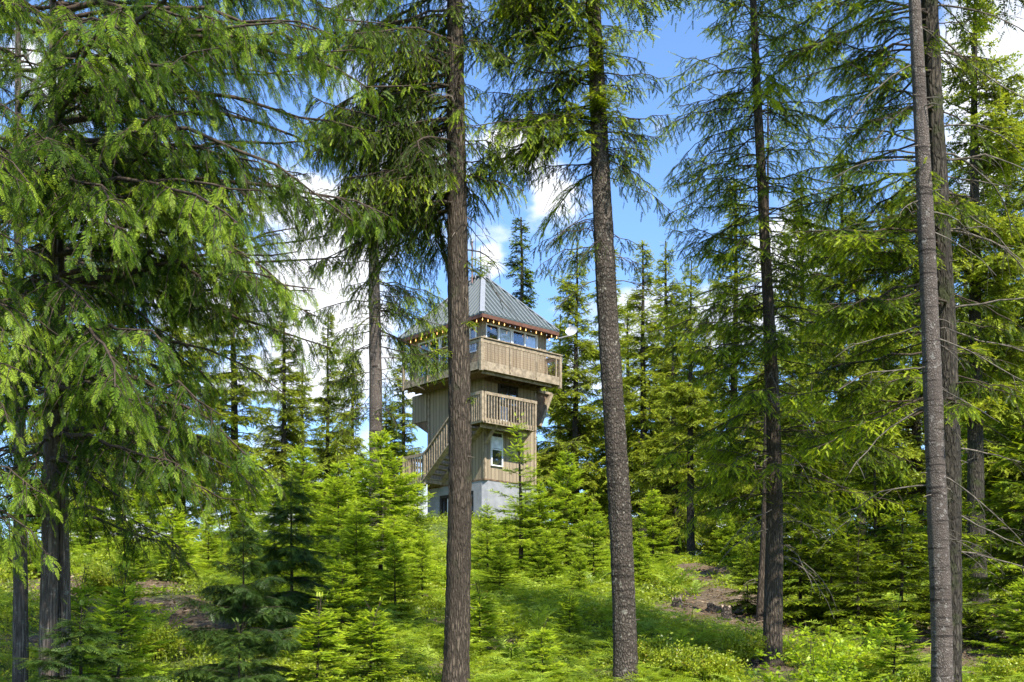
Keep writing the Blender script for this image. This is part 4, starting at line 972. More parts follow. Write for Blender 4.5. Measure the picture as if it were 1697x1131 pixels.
def fir_f():
    rng = np.random.default_rng(15); d = 18.6; o = at(1576, d); T = Tree(o)
    trunk_px(T, [(1576, 1131, 34), (1576, 900, 33), (1574, 740, 33), (1568, 560, 32), (1560, 400, 31), (1551, 240, 29), (1544, 100, 27), (1540, 0, 26)], d, 17.5, seed=5, seg=28, step=.08, rough=.09, flare=.3)
    n = 84; z = rng.uniform(zof(690, d), zof(-50, d), n)
    az = sectors(rng, n, [(185, 22, 2.4), (225, 20, 1.3), (150, 20, .8)])
    L = rng.uniform(1.2, 3.0, n)
    T.boughs(rng, z, az, L, rng.uniform(-.3, .1, n), rng.uniform(.05, .22, n), np.full(n, .1), NEAR_N, sec_sp=0.041, sec_len=.5, sec_ang=58, hang=.2, sec_droop=.5, sp_sp=0.049, sp_ang=40, prim_r=.02, tint0=.4, tipb=.5, clump=.3, pair_hang=.2, tvar=.28, s0=.3)
    n = 28; z = rng.uniform(zof(640, d), zof(-50, d), n)
    T.boughs(rng, z, sectors(rng, n, [(0, 30, 1)]), rng.uniform(.5, 1.5, n), rng.uniform(-.3, .2, n), rng.uniform(.1, .3, n), np.full(n, .05), NEAR_N, sec_sp=0.066, sec_len=.35, hang=.4, sec_droop=.7, sp_sp=0.065, sp_ang=28, prim_r=.018, tint0=.2, tipb=.2, thin_sec=.6, pair_hang=.4)
    n = 60; z = rng.uniform(zof(-50, d), 17.2, n); f = (z - zof(-50, d)) / (17.4 - zof(-50, d))
    T.boughs(rng, z, rng.uniform(0, 6.28, n), (2.4 * (1 - f) + .25) * rng.uniform(.6, 1.1, n), .1 + .3 * f, np.full(n, .3), np.full(n, .1), MID_N, sec_sp=0.077, sec_len=.6, hang=.2, sp_sp=0.078, sp_scale=1.1, tint0=.3)
    n = 24; T.dead(rng, rng.uniform(zof(920, d), zof(0, d), n), sectors(rng, n, [(0, 28, 2), (180, 30, .7)]), rng.uniform(.7, 2.1, n), rng.uniform(-.35, .25, n), rng.uniform(.0, .4, n), r0=.013, twigs=9)
    stubs(T, rng, 26, .5, 9.5)
    plant(T.meshes('bark_moss', 'fir'), 'fir_tree', 'dark mossy fir trunk touching behind the pale grey trunk at the right', 'tree', o)
fir_f()

# ------------------------------------------------------------------ cedars at the left
def cedar(name_label, pts_list, d, top, boughs, seed, o_px, fs=.70, lod=None, group=None):
    rng = np.random.default_rng(seed); o = at(o_px, d); T = Tree(o)
    Vt = []; 
    for k, pts in enumerate(pts_list):
        T2 = Tree(o); trunk_px(T2, pts, d + .12 * k, top - k, seed=seed + k, seg=22, step=.12, rough=.07, flare=.3, ridge=6)
        Vt.append(T2.tr)
        if k == 0: T.path, T.rad = T2.path, T2.rad
    V, Q, _ = Tree.cat(Vt); T.tr = (V, Q)
    for (n, z0, z1, secs, L0, L1, e0, e1, dr0, dr1, up, t0) in boughs:
        z = rng.uniform(z0, z1, n)
        T.boughs(rng, z, sectors(rng, n, secs), rng.uniform(L0, L1, n), rng.uniform(e0, e1, n), rng.uniform(dr0, dr1, n), np.full(n, up), lod or CED_N, sec_sp=.085, sec_len=.72, sec_ang=55, hang=.3, sec_droop=.7,
                 sp_sp=.10 * (fs / .82), sp_ang=40, sp_scale=fs, prim_r=.024, tint0=t0, tipb=.3, clump=.25, pair_hang=.5, tvar=.5, s0=.12)
    n = 9; T.dead(rng, rng.uniform(2.2, 6.5, n), rng.uniform(0, 6.28, n), rng.uniform(.6, 1.8, n), rng.uniform(-.3, .1, n), rng.uniform(.0, .5, n), r0=.010, twigs=5)
    return plant(T.meshes('bark_cedar', 'cedar'), 'cedar_tree', name_label, 'tree', o, group)

ALL = [(0, 180, 1)]
d = 14.2
cedar('large cedar with twin trunks and long drooping boughs on the left', [[(80, 1062, 30), (82, 950, 27), (84, 800, 24), (84, 600, 20), (86, 300, 15), (88, 0, 10)], [(107, 1060, 22), (106, 950, 20), (104, 800, 17), (102, 600, 14), (100, 300, 10), (99, 0, 7)]], d, 11.5,
      [(26, zof(760, d), zof(330, d), [(0, 32, 1.6), (310, 25, .8), (40, 30, .6)], 1.9, 3.7, -.1, .25, .33, .6, .14, .42),
       (30, zof(420, d), zof(-40, d), [(0, 34, 1.6), (310, 28, .8), (40, 30, .6)], 1.8, 4.0, .0, .4, .32, .55, .16, .42),
       (16, zof(860, d), zof(300, d), [(270, 40, 1)], .8, 1.8, -.2, .1, .3, .6, .1, .46),
       (26, zof(860, d), zof(-40, d), [(180, 45, 1)], 1.0, 2.2, -.1, .3, .3, .55, .1, .42),
       (13, zof(330, d), zof(-140, d), [(0, 16, 1)], 3.4, 4.6, .15, .45, .32, .5, .16, .42),
       (14, zof(420, d), zof(-60, d), [(270, 35, 1)], .7, 1.7, .0, .4, .35, .6, .1, .45),
       (14, zof(-40, d), 11, ALL, .5, 1.6, .2, .6, .4, .6, .1, .45)], 21, 90)
d = 12.0
cedar('near cedar with pale bright frond tips at the left edge of the photo', [[(-95, 1131, 34), (-95, 900, 31), (-93, 500, 24), (-90, 0, 13)]], d, 10.5,
      [(30, zof(900, d), zof(100, d), [(0, 35, 1.4), (320, 25, .8)], .8, 1.35, -.1, .25, .35, .6, .1, .66),
       (12, zof(120, d), zof(-60, d), [(0, 40, 1)], .6, 1.2, 0, .4, .35, .6, .1, .5),
       (10, zof(900, d), 10, [(180, 50, 1)], 1.0, 1.8, -.1, .25, .35, .6, .1, .45)], 22, -95, lod=CED_N, fs=.62)
d = 17.5
cedar('smaller cedar behind the twin trunks, thin mottled stem at far left', [[(34, 1075, 25), (34, 950, 22), (33, 700, 18), (30, 300, 12), (30, 0, 8)]], d, 12.5,
      [(44, zof(860, d), zof(-30, d), [(0, 38, 1.6), (180, 45, .5), (90, 40, .5)], 1.3, 3.8, -.05, .3, .35, .6, .12, .34)], 23, 34, lod=CED_M)
d = 19.5
cedar('tall cedar standing behind, its boughs reaching towards the blue gap', [[(98, 1030, 16), (98, 900, 15), (99, 600, 13), (101, 300, 10), (102, 0, 7)]], d, 15.5,
      [(40, zof(720, d), zof(-40, d), [(0, 40, 1.7), (180, 45, .8), (270, 40, .8)], 1.4, 4.3, -.0, .35, .35, .6, .12, .38),
       (16, zof(300, d), zof(-160, d), [(0, 18, 1)], 4.0, 5.4, .1, .45, .3, .5, .16, .4),
       (9, zof(560, d), zof(330, d), [(0, 14, 1)], 4.2, 5.2, .1, .3, .2, .32, .12, .36)], 24, 98, lod=CED_M)

# ------------------------------------------------------------------ trees farther back: shared meshes, one object per tree
VAR = {}
def var(key, fn):
    if key not in VAR: VAR[key] = fn()
    return VAR[key]
TALL = [lambda s=s, c=c, rr=rr, g=g: far_fir(s, 17, c, rr, 1.0, gaps=g) for s, c, rr, g in ((31, .10, 2.1, .35), (32, .22, 1.9, .5), (33, .06, 2.4, .3), (34, .3, 1.7, .55))]
def tall(k): return var(('t', k), TALL[k])
SPIRE = lambda: var('spire', lambda: far_fir(41, 17, .1, 1.35, 1.0, gaps=.45, taper=.9, tint0=.25, leaf='fir'))

def stand(label, pxx, d, top_py, k, rz=0.0, wide=1.0, group=None, name='fir_tree', cat='tree', mesh=None, refh=17.0):
    o = at(pxx, d); h = zof(top_py, d) - o[2]; s = h / refh; w = s * wide if mesh is None else s * wide
    m = mesh if mesh is not None else tall(k)
    return plant(m, name, label, cat, o, group, rz, (w, w, s))

# tall trees of the wood: (label, px, distance, top px row, variant, turn, width)
STAND = [
 ('narrow dark spire fir rising into blue sky just behind the tower roof', 872, 72, 360, 'S', .3, 1.15),
 ('fir whose bare grey trunk shows between the cedar boughs and the tower', 622, 36, -120, 'J', 0, 1.0),
 ('bright green fir standing against the right side of the tower', 955, 60, 395, 2, 1.0, 1.0),
 ('fir behind the grey leaning trunk, its top right of the tower', 1010, 66, 400, 0, 2.1, 1.0),
 ('fir filling the gap right of the grey leaning trunk', 1065, 58, 400, 1, .7, 1.1),
 ('yellow green fir with ragged top, second right of the leaning trunk', 1105, 70, 400, 2, 3.9, 1.0),
 ('fir on the crest above the bare path, thin straight stem', 1145, 46, 430, 3, 1.9, 1.0),
 ('fir behind the left side of the slim dark fir', 1215, 62, 300, 0, 5.1, 1.0),
 ('fir behind the right side of the slim dark fir', 1330, 56, 290, 2, 2.8, 1.0),
 ('dark fir with visible stem above the shaded thicket', 1396, 38, 250, 1, 4.0, .95),
 ('far fir seen over the shaded thicket, left of the touching pair', 1460, 60, 330, 0, .2, 1.1),
 ('fir close behind the touching pair of trunks', 1520, 48, 230, 2, 1.2, 1.0),
 ('tall slim fir with ringed grey stem right of the touching pair', 1622, 29, -100, 3, 2.2, 1.0),
 ('fir at the right edge with tiered bright boughs', 1705, 33, 120, 2, 3.3, 1.05),
 ('fir against the white cloud at the upper right', 1668, 50, 150, 0, 4.4, 1.0),
 ('far fir low behind the ringed grey stem', 1600, 64, 330, 1, 5.5, 1.0),
 ('yellowish fir top left of the bare grey trunk', 540, 64, 515, 0, .9, .9),
 ('second yellowish fir top, between the bare trunk and the cedar', 585, 68, 535, 2, 2.0, .85),
 ('fir behind the lower landing of the tower stairs', 668, 70, 560, 1, 3.0, 1.05),
 ('low fir close by the left foot of the tower', 640, 58, 640, 2, 4.6, 1.0),
 ('fir seen through the cedar fronds, near their drooping tips', 470, 52, 470, 1, 1.5, 1.05),
 ('fir seen through the cedar fronds, mid left', 390, 58, 360, 0, 2.5, 1.1),
 ('fir deep behind the large cedar', 300, 50, 380, 2, 3.5, 1.1),
 ('fir behind the twin cedar trunks', 200, 56, 360, 1, 4.5, 1.1),
 ('leftmost fir behind the cedars', 90, 48, 300, 0, 5.6, 1.1),
 ('fir at the far left edge behind the near cedar', -20, 40, 200, 3, .4, 1.1),
 ('distant fir peeping above the balcony wire at the right end', 925, 80, 520, 3, 1.4, 1.0),
 ('distant fir in the row behind the leaning trunk', 1040, 82, 500, 1, 2.4, 1.1),
 ('distant fir low on the skyline right of the path', 1180, 84, 560, 2, 3.1, 1.1),
 ('distant fir low on the skyline over the thicket', 1290, 80, 540, 3, 4.2, 1.1),
 ('distant fir between thicket and touching pair', 1425, 84, 560, 1, .6, 1.2),
 ('distant fir low at the right beyond the bare slope', 1650, 80, 520, 2, 5.0, 1.2),
 ('distant fir low behind the bright young firs, left', 500, 80, 600, 2, 5.8, 1.2),
 ('distant fir behind the cedar crown, left', 150, 76, 520, 1, 1.1, 1.2),
 ('fir in the gap between the leaning trunk and the slim dark fir', 1120, 52, 520, 0, 2.9, 1.15),
 ('fir behind the thicket, right of the dark stemmed one', 1425, 46, 420, 3, 5.2, 1.15),
 ('fir between the slim dark fir and the dark stemmed one', 1355, 47, 500, 1, 3.0, 1.15),
 ('dense low fir behind the slim dark fir trunk', 1262, 44, 560, 2, 1.6, 1.2),
 ('fir standing outside the right of the view', 1830, 44, 200, 0, 2.0, 1.1),
 ('fir standing outside the left of the view', -190, 46, 220, 1, 2.0, 1.1),
]
for (lab, a, dd, tp, k, rz, w) in STAND:
    if k == 'S': stand(lab, a, dd, tp, 0, rz, w, mesh=SPIRE())
    elif k == 'J':
        rng = np.random.default_rng(51); o = at(a, dd); T = Tree(o)
        trunk_px(T, [(624, 900, 25), (623, 700, 22), (622, 560, 20), (620, 450, 18), (616, 250, 14), (614, 100, 11)], dd, 17.5, seed=9, seg=16, step=.2, rough=.05, flare=.2)
        n = 110; z = rng.uniform(zof(560, dd), zof(-20, dd), n); az = sectors(rng, n, [(0, 40, 1.3), (180, 40, 1), (270, 30, .5)])
        T.boughs(rng, z, az, rng.uniform(1.0, 2.9, n) * (1 - .35 * (z < zof(430, dd))), rng.uniform(-.1, .2, n), rng.uniform(.15, .4, n), np.full(n, .1), MID_N, sec_sp=0.072, sec_len=.55, hang=.25, sec_droop=.6, sp_sp=.11, sp_scale=1.0, tint0=.42, tipb=.4, clump=.35)
        n = 26; z = rng.uniform(zof(620, dd), zof(330, dd), n)
        T.boughs(rng, z, sectors(rng, n, [(0, 22, 1.6), (185, 20, 1)]), rng.uniform(1.3, 2.7, n), rng.uniform(-.15, .1, n), rng.uniform(.1, .35, n), np.full(n, .05), MID_N, sec_sp=.06, sec_len=.7, hang=.5, sec_droop=.8, sp_sp=.06, sp_ang=32, tint0=.42, tipb=.45, pair_hang=.4, clump=.35)
        n = 8; z = rng.uniform(zof(700, dd), zof(470, dd), n)
        T.boughs(rng, z, sectors(rng, n, [(180, 20, 2), (0, 25, 1)]), rng.uniform(.7, 1.4, n), rng.uniform(-.2, .1, n), rng.uniform(.3, .6, n), np.zeros(n), MID_N, sec_sp=0.060, sec_len=.55, hang=.5, sec_droop=.8, sp_sp=.1, tint0=.3, pair_hang=.4)
        n = 14; T.dead(rng, rng.uniform(zof(820, dd), zof(460, dd), n), rng.uniform(0, 6.28, n), rng.uniform(.5, 1.6, n), rng.uniform(-.2, .2, n), rng.uniform(.1, .6, n))
        plant(T.meshes('bark_smooth', 'fir'), 'fir_tree', lab, 'tree', o)
    else: stand(lab, a, dd, tp, k, rz, w)

# thin bare stem left of the slim dark fir
def stem_g():
    rng = np.random.default_rng(61); d = 26.5; o = at(1262, d); T = Tree(o)
    trunk_px(T, [(1260, 1030, 17), (1264, 950, 14), (1268, 850, 12), (1271, 700, 11), (1272, 500, 9)], d, 12, seed=12, seg=12, step=.15, rough=.05, flare=.25)
    n = 26; z = rng.uniform(zof(760, d), 11.8, n); T.boughs(rng, z, rng.uniform(0, 6.28, n), rng.uniform(.5, 1.3, n), rng.uniform(0, .4, n), rng.uniform(.2, .5, n), np.full(n, .1), MID_N, sec_sp=0.072, sec_len=.4, sp_sp=.1, tint0=.4)
    n = 12; T.dead(rng, rng.uniform(zof(980, d), zof(700, d), n), rng.uniform(0, 6.28, n), rng.uniform(.4, 1.1, n), rng.uniform(0, .4, n), rng.uniform(.3, .9, n))
    plant(T.meshes('bark_fir', 'fir'), 'fir_tree', 'thin reddish brown stem just left behind the slim dark fir', 'tree', o)
stem_g()

# ------------------------------------------------------------------ young firs and saplings
YV = [lambda s=s, r_=r_, u=u: young_fir(s, 4.5, r_, e1=u) for s, r_, u in ((71, 1.30, .75), (72, 1.55, .6), (73, 1.1, .9))]
OV = [lambda: young_fir(77, 4.5, 1.15, dens=.8, whorl=.30, e1=.8, pw=1.15)]
SV = [lambda s=s: young_fir(s, 1.6, .62, whorl=.16, tint0=.5) for s in (81, 82)]
DV = [lambda s=s: young_fir(s, 3.4, 1.45, leaf='yew', tmps=CED_M, droop=.25, sec_droop=.5, tint0=.35, tipb=.5, hang=.12, whorl=.3, e1=.5) for s in (91, 92)]
HV = [lambda s=s: young_fir(s, 4.0, 1.35, leaf='fir', droop=.25, sec_droop=.35, tint0=.42, tipb=.45, hang=.1, whorl=.3, e1=.5) for s in (95, 96)]
KIND = {'o': (OV, 4.5, 'young_fir'), 'y': (YV, 4.5, 'young_fir'), 's': (SV, 1.6, 'sapling'), 'd': (DV, 3.4, 'young_cedar'), 'h': (HV, 4.0, 'young_hemlock')}
YOUNG = [  # label, px, distance, top row, kind, variant, turn, width
 ('big bright green young fir left of the tower foot, tallest of the young ones', 632, 31, 715, 'y', 1, .2, 1.25),
 ('bright young fir left of the tallest one', 560, 29, 770, 'y', 0, 1.3, 1.2),
 ('bright young fir under the drooping cedar tips', 500, 34, 740, 'y', 1, 2.2, 1.1),
 ('yellow green young fir under the tower stairs', 690, 38, 800, 'y', 2, 3.2, 1.2),
 ('bright young fir filling the gap right of the slender sapling', 893, 36, 800, 'y', 1, 3.0, 1.1),
 ('low bright young fir in front of the tower foundation', 838, 38, 858, 'y', 0, 1.1, 1.4),
 ('bright young fir on the knoll left of the tower foot', 600, 40, 760, 'y', 2, 4.4, 1.3),
 ('bright young fir hidden between the two tallest on the left', 590, 27, 850, 'y', 1, .9, 1.3),
 ('bright young fir low in front of the tallest one', 700, 29, 880, 'y', 0, 2.7, 1.2),
 ('yellow green young fir under the cedar tips, further left', 455, 30, 800, 'y', 0, 3.6, 1.3),
 ('low bright young fir in the fern bed right of the furrowed trunk', 830, 30, 905, 'y', 1, 5.1, 1.5),
 ('tiny sapling in the fern bed right of the furrowed trunk', 800, 23, 985, 's', 0, 1.6, 1.5),
 ('tiny sapling in the fern bed, nearer the leaning trunk', 945, 24, 990, 's', 1, 2.6, 1.4),
 ('tiny sapling low in the middle of the slope, below the fern bed', 900, 20, 1045, 's', 0, 3.6, 1.3),
 ('tiny sapling left of the furrowed trunk, low on the slope', 610, 20, 1020, 's', 1, .6, 1.6),
 ('tiny sapling beside the dark young cedar, on its right', 520, 19, 1015, 's', 0, 5.2, 1.5),
 ('low young fir in front of the leaning trunk, mid slope', 960, 30, 915, 'y', 0, 1.6, 1.3),
 ('young fir left of the path edge, lowest there', 1060, 34, 880, 'y', 1, 4.1, 1.2),
 ('bright bushy young fir hiding the right part of the tower foundation', 872, 41, 798, 'y', 1, 4.8, 1.25),
 ('slender sapling with a bare leader in front of the tower wall', 858, 36, 706, 'o', 0, .8, 1.35),
 ('full bright young fir beside the right corner of the tower foot', 940, 37, 752, 'y', 0, 2.6, 1.2),
 ('low bright young fir between tower foot and furrowed trunk', 808, 34, 840, 'y', 0, 4.0, 1.3),
 ('bright young fir in front of the full one by the tower', 985, 35, 830, 'y', 1, 5.0, 1.0),
 ('bright young fir right of the leaning grey trunk, left of the path', 1082, 38, 815, 'y', 0, 5.8, 1.35),
 ('bushy young fir at the right of the path crest', 1205, 40, 850, 'y', 1, .5, 1.2),
 ('young fir close behind the thin brown stem', 1245, 34, 860, 'y', 0, 1.5, 1.2),
 ('tiny bright sapling standing alone in the left clearing', 217, 24, 905, 's', 0, .4, 1.2),
 ('small sapling by the right side of the twin cedar trunks', 190, 16, 985, 's', 1, 1.4, 1.2),
 ('small sapling low at the left, in front of the bare soil', 145, 18, 975, 's', 0, 2.9, 1.1),
 ('bright sapling in the middle distance of the left slope', 290, 30, 850, 's', 1, 3.4, 1.3),
 ('bright sapling behind the dark young cedar', 345, 32, 840, 'y', 2, 3.9, 1.3),
 ('dark drooping young cedar with thin double stem at lower left', 405, 18.5, 872, 'd', 0, .6, 1.0),
 ('dark young cedar behind, right of the double stemmed one', 480, 24, 800, 'd', 1, 1.9, 1.1),
 ('bright young fir low between dark cedar and furrowed trunk', 565, 22, 930, 'y', 1, 2.2, 1.5),
 ('yellow green young fir at the left of the furrowed trunk', 655, 26, 905, 'y', 0, 3.5, 1.4),
 ('low dark cedar sapling sprawling at the bottom left corner', 130, 13.2, 1030, 'd', 1, 2.0, 1.8),
 ('low dark cedar sapling at the foot of the dark young cedar', 395, 14.5, 1050, 'd', 0, 4.0, 1.5),
 ('shaded young hemlock, left one in the dark thicket', 1325, 27, 800, 'h', 0, .3, 1.2),
 ('shaded young hemlock, middle of the dark thicket', 1378, 26, 850, 'h', 1, 1.7, 1.5),
 ('shaded young hemlock, front of the dark thicket', 1425, 24.5, 880, 'h', 0, 2.4, 1.4),
 ('shaded young hemlock, right one in the dark thicket by the trunks', 1490, 25, 830, 'h', 1, 3.3, 1.4),
 ('taller hemlock at the back of the dark thicket', 1450, 33, 680, 'h', 0, 4.1, 1.0),
 ('tall bushy hemlock behind the right branches of the slim dark fir', 1345, 36, 640, 'h', 1, 5.2, 1.1),
 ('small dark hemlock right of the thin brown stem', 1240, 28, 900, 'h', 1, .9, 1.0),
 ('single bright sapling in the open in front of the thicket', 1478, 19.5, 1022, 's', 1, .9, 1.4),
 ('dark hemlock right behind the touching pair', 1590, 27, 860, 'h', 0, 3.0, 1.1),
 ('tiered bright hemlock at the right edge', 1692, 24, 700, 'h', 1, 2.8, 1.2),
 ('low bright young fir at the right edge by the bare slope', 1700, 21, 960, 'y', 1, 1.8, 1.6),
 ('young fir behind the ringed grey stem', 1640, 34, 640, 'y', 1, 4.4, 1.2),
 ('bright young fir left of the leaning trunk foot, half hidden', 905, 33, 880, 'y', 1, 2.0, 1.3),
 ('small bright fir seen below the lower landing', 665, 46, 790, 'y', 0, 5.5, 1.2),
 ('young fir peeping behind the left cedars', 60, 30, 800, 'y', 1, .7, 1.3),
 ('young fir in the gap right of the twin trunks', 150, 36, 780, 'y', 0, 1.9, 1.4),
 ('pale young fir high on the left slope', 240, 38, 770, 'y', 2, 2.9, 1.5),
 ('young fir on the left slope under the cedar boughs', 420, 38, 760, 'y', 0, 4.7, 1.4),
]
for (lab, a, dd, tp, kd, v, rz, w) in YOUNG:
    fl, rh, nm = KIND[kd]; me = var((kd, v), fl[v % len(fl)])
    o = at(a, dd); h = max(.5, zof(tp, dd) - o[2]); s = h / rh
    plant(me, nm, lab, 'sapling' if kd == 's' else 'young tree', o, 'young evergreens on the slope', rz, (s * w, s * w, s))

# ------------------------------------------------------------------ shrubs, ferns, stumps, logs
def leaf_poly(kind, seed):
    if kind == 'maple':
        pts = []
        for i in range(5):
            a = R(-90 + i * 45); pts.append((math.cos(a) * (1 if i == 2 else .8), math.sin(a) * (1 if i == 2 else .8)))
            if i < 4: a2 = a + R(22); pts.append((math.cos(a2) * .42, math.sin(a2) * .42))
        V = [np.array([0, 0, 0])] + [np.array([p[0] * .05 + .01, p[1] * .05, -.008 * (abs(p[1]) + p[0] ** 2)]) for p in pts]
        T = [(0, i, i + 1) for i in range(1, len(pts))]
        return np.array(V), np.array(T), np.zeros(len(V))
    r = np.random.default_rng(seed); V = []; T = []; c = []
    for i in range(7):   # little sprig of ovate leaves
        a = r.uniform(0, 6.28); el = r.uniform(-.1, .9); d_ = np.array([math.cos(a) * math.cos(el), math.sin(a) * math.cos(el), math.sin(el)]); o = np.array([.02 * i - .03, r.uniform(-.02, .02), r.uniform(-.02, .03)])
        l = r.uniform(.022, .036); q = nrm(np.cross(d_, r.normal(0, 1, 3))) * l * .3
        k = len(V); V += [o, o + d_ * l * .5 + q, o + d_ * l, o + d_ * l * .5 - q]; T += [(k, k + 1, k + 2), (k, k + 2, k + 3)]; t = r.uniform(-.15, .2); c += [t] * 4
    return np.array(V), np.array(T), np.array(c)
MAPLE = [leaf_poly('maple', 0)]; SPRIG = [leaf_poly('sprig', s) for s in (1, 2, 3)]

def shrub_mesh(seed, h, rad, n_stem, n_leaf, tm, leaf, sc=1.0, tint0=.5, flat=.6):
    rng = np.random.default_rng(seed)
    az = rng.uniform(0, 6.28, n_stem); lean = rng.uniform(.1, 1, n_stem) * rad; s = np.linspace(0, 1, 6)
    hh = h * rng.uniform(.6, 1.0, n_stem)
    P = np.stack([np.cos(az)[:, None] * lean[:, None] * s ** 1.4, np.sin(az)[:, None] * lean[:, None] * s ** 1.4, hh[:, None] * s[None] ** .9], -1); P[:, 1:-1] += rng.normal(0, .02, P[:, 1:-1].shape)
    P[:, :, 2] -= .06
    wv, wq = tube_arrays(P, np.broadcast_to(.008 * (1 - .8 * s) + .001, P.shape[:2]).copy(), 4)
    # side twigs
    m = n_stem * 7; bi = rng.integers(0, n_stem, m); u = rng.uniform(.3, 1, m) ** .8; k0 = np.minimum((u * 5).astype(int), 4); o = P[bi, k0] + (P[bi, k0 + 1] - P[bi, k0]) * (u * 5 - k0)[:, None]
    a = rng.uniform(0, 6.28, m); l = rng.uniform(.12, .34, m) * h ** .5 * (.6 + rad * .5); d_ = np.stack([np.cos(a), np.sin(a), rng.uniform(.0, .6, m)], -1)
    q = np.linspace(0, 1, 3); TP = o[:, None] + d_[:, None] * (l[:, None] * q[None])[:, :, None]
    v2, q2 = tube_arrays(TP, np.broadcast_to([.003, .002, .001], TP.shape[:2]).copy(), 3)
    j = rng.integers(0, m, n_leaf); p = o[j] + d_[j] * (l[j] * rng.uniform(.1, 1.1, n_leaf))[:, None] + rng.normal(0, .025, (n_leaf, 3))
    D = np.stack([np.cos(rng.uniform(0, 6.28, n_leaf)), np.sin(rng.uniform(0, 6.28, n_leaf)), rng.uniform(-.5, .2, n_leaf)], -1)
    up = np.array([0, 0, 1.0]) + rng.normal(0, flat, (n_leaf, 3))
    lv, lt, lc = stamp(tm, p, D, up, sc * rng.uniform(.6, 1.25, n_leaf), tint0 + rng.normal(0, .2, n_leaf) + rng.normal(0, .15, m)[j], rng)
    return {'stems': mesh_tris('stems', np.concatenate([wv, v2]), np.concatenate([wq, q2 + len(wv)]), M['twig']), 'leaves': mesh_tris('leaves', lv, lt, M[leaf], tint=lc)}

MP = shrub_mesh(101, 1.2, .9, 9, 2100, MAPLE, 'maple', .85, .5, .5)
MP2 = shrub_mesh(102, 1.1, .6, 6, 1000, MAPLE, 'maple', .8, .6, .5)
HB = [shrub_mesh(103 + k, .55, .5, 16, 1700, SPRIG, 'shrub', 1.25, .5, 1.0) for k in range(2)]
for (lab, a, dd, me, s, rz) in [
  ('broad maple shrub with lime green leaves at the foot of the slim dark fir', 1345, 15.0, MP, 1.05, 0.2),
  ('upright maple shoot with arching top behind the broad maple shrub', 1362, 17.5, MP2, 1.25, 1.2),
  ('maple shrub low at the bottom edge, right of the broad one', 1425, 13.6, MP, .7, 2.2),
  ('small maple seedling at the bottom edge near the leaning trunk', 1165, 13.8, MP2, .55, 3.2),
  ('low maple shrub at the bottom edge left of the furrowed trunk', 330, 13.6, MP2, .6, 4.2)]:
    plant(me, 'maple_shrub', lab, 'shrub', at(a, dd), 'maple shrubs', rz, s)
for (lab, a, dd, k, s, rz) in [
  ('yellow green huckleberry bush right of the leaning trunk', 1085, 21.5, 0, 1.3, 0.), ('huckleberry bush below the row of small stumps', 1130, 20, 1, 1.3, 1.), ('huckleberry bush left of the round flat stump', 1190, 19, 0, 1.2, 2.),
  ('huckleberry bush between the stumps and the slim dark fir', 1225, 21.5, 1, 1.2, 3.), ('huckleberry bush right of the single bright sapling', 1525, 19, 0, 1.0, 4.), ('huckleberry bush left of the single bright sapling', 1440, 21, 1, 1.1, 5.),
  ('huckleberry bush at the right bottom beyond the trunks', 1640, 16, 0, 1.0, 1.5), ('huckleberry bush at the right edge on the bare slope', 1680, 20, 1, 1.1, 2.5), ('huckleberry bush by the left foot of the furrowed trunk', 690, 18.5, 1, .9, 3.5),
  ('huckleberry bush under the left cedar boughs', 260, 22, 0, 1.2, 4.5), ('huckleberry bush high on the left slope', 175, 27, 1, 1.4, 5.5), ('huckleberry bush at the foot of the twin trunks', 60, 15, 0, 1.2, .5)]:
    plant(HB[k], 'huckleberry_bush', lab, 'shrub', at(a, dd), 'huckleberry bushes', rz, s)

def fern_mesh(seed, n=11, tm=FERN_T, sc=1.0):
    rng = np.random.default_rng(seed); a = np.arange(n) * 6.283 / n + rng.normal(0, .2, n); el = rng.uniform(.5, 1.1, n)
    D = np.stack([np.cos(a) * np.cos(el), np.sin(a) * np.cos(el), np.sin(el)], -1)
    V, T, c = stamp(tm, np.zeros((n, 3)) + rng.normal(0, .02, (n, 3)), D, np.tile([0, 0, 1.0], (n, 1)) + rng.normal(0, .15, (n, 3)), sc * rng.uniform(.75, 1.1, n), .45 + rng.normal(0, .15, n), rng)
    return {'fronds': mesh_tris('fronds', V, T, M['fern'], tint=c)}
FM = [fern_mesh(111, 11), fern_mesh(112, 8)]
FERNS = [('sword fern beside the bare path, upper one', 1095, 952), ('sword fern at the left edge of the bare path', 1115, 975), ('sword fern above the small stumps', 1150, 985), ('sword fern left of the leaning trunk foot', 985, 975),
         ('sword fern in the open below the tower', 930, 965), ('sword fern right of the furrowed trunk', 815, 985), ('pale fern by the left of the furrowed trunk', 700, 960), ('fern in the middle of the lower slope', 880, 1050),
         ('fern left of the lower furrowed trunk', 640, 1060), ('fern at the bottom, right of the furrowed trunk', 850, 1100), ('fern at the bottom left of the maple', 1120, 1095), ('fern behind the round flat stump', 1215, 1080),
         ('fern at the lower left by the dark cedar', 330, 1085), ('fern on the left slope edge', 260, 1050), ('fern by the twin trunk foot', 150, 1075)]
for i, (lab, a, b) in enumerate(FERNS):
    dd = gp(a, b); plant(FM[i % 2], 'sword_fern', lab, 'fern', at(a, dd), 'ferns on the slope', i * 1.3, 1.35 + .3 * math.sin(i * 2.1))

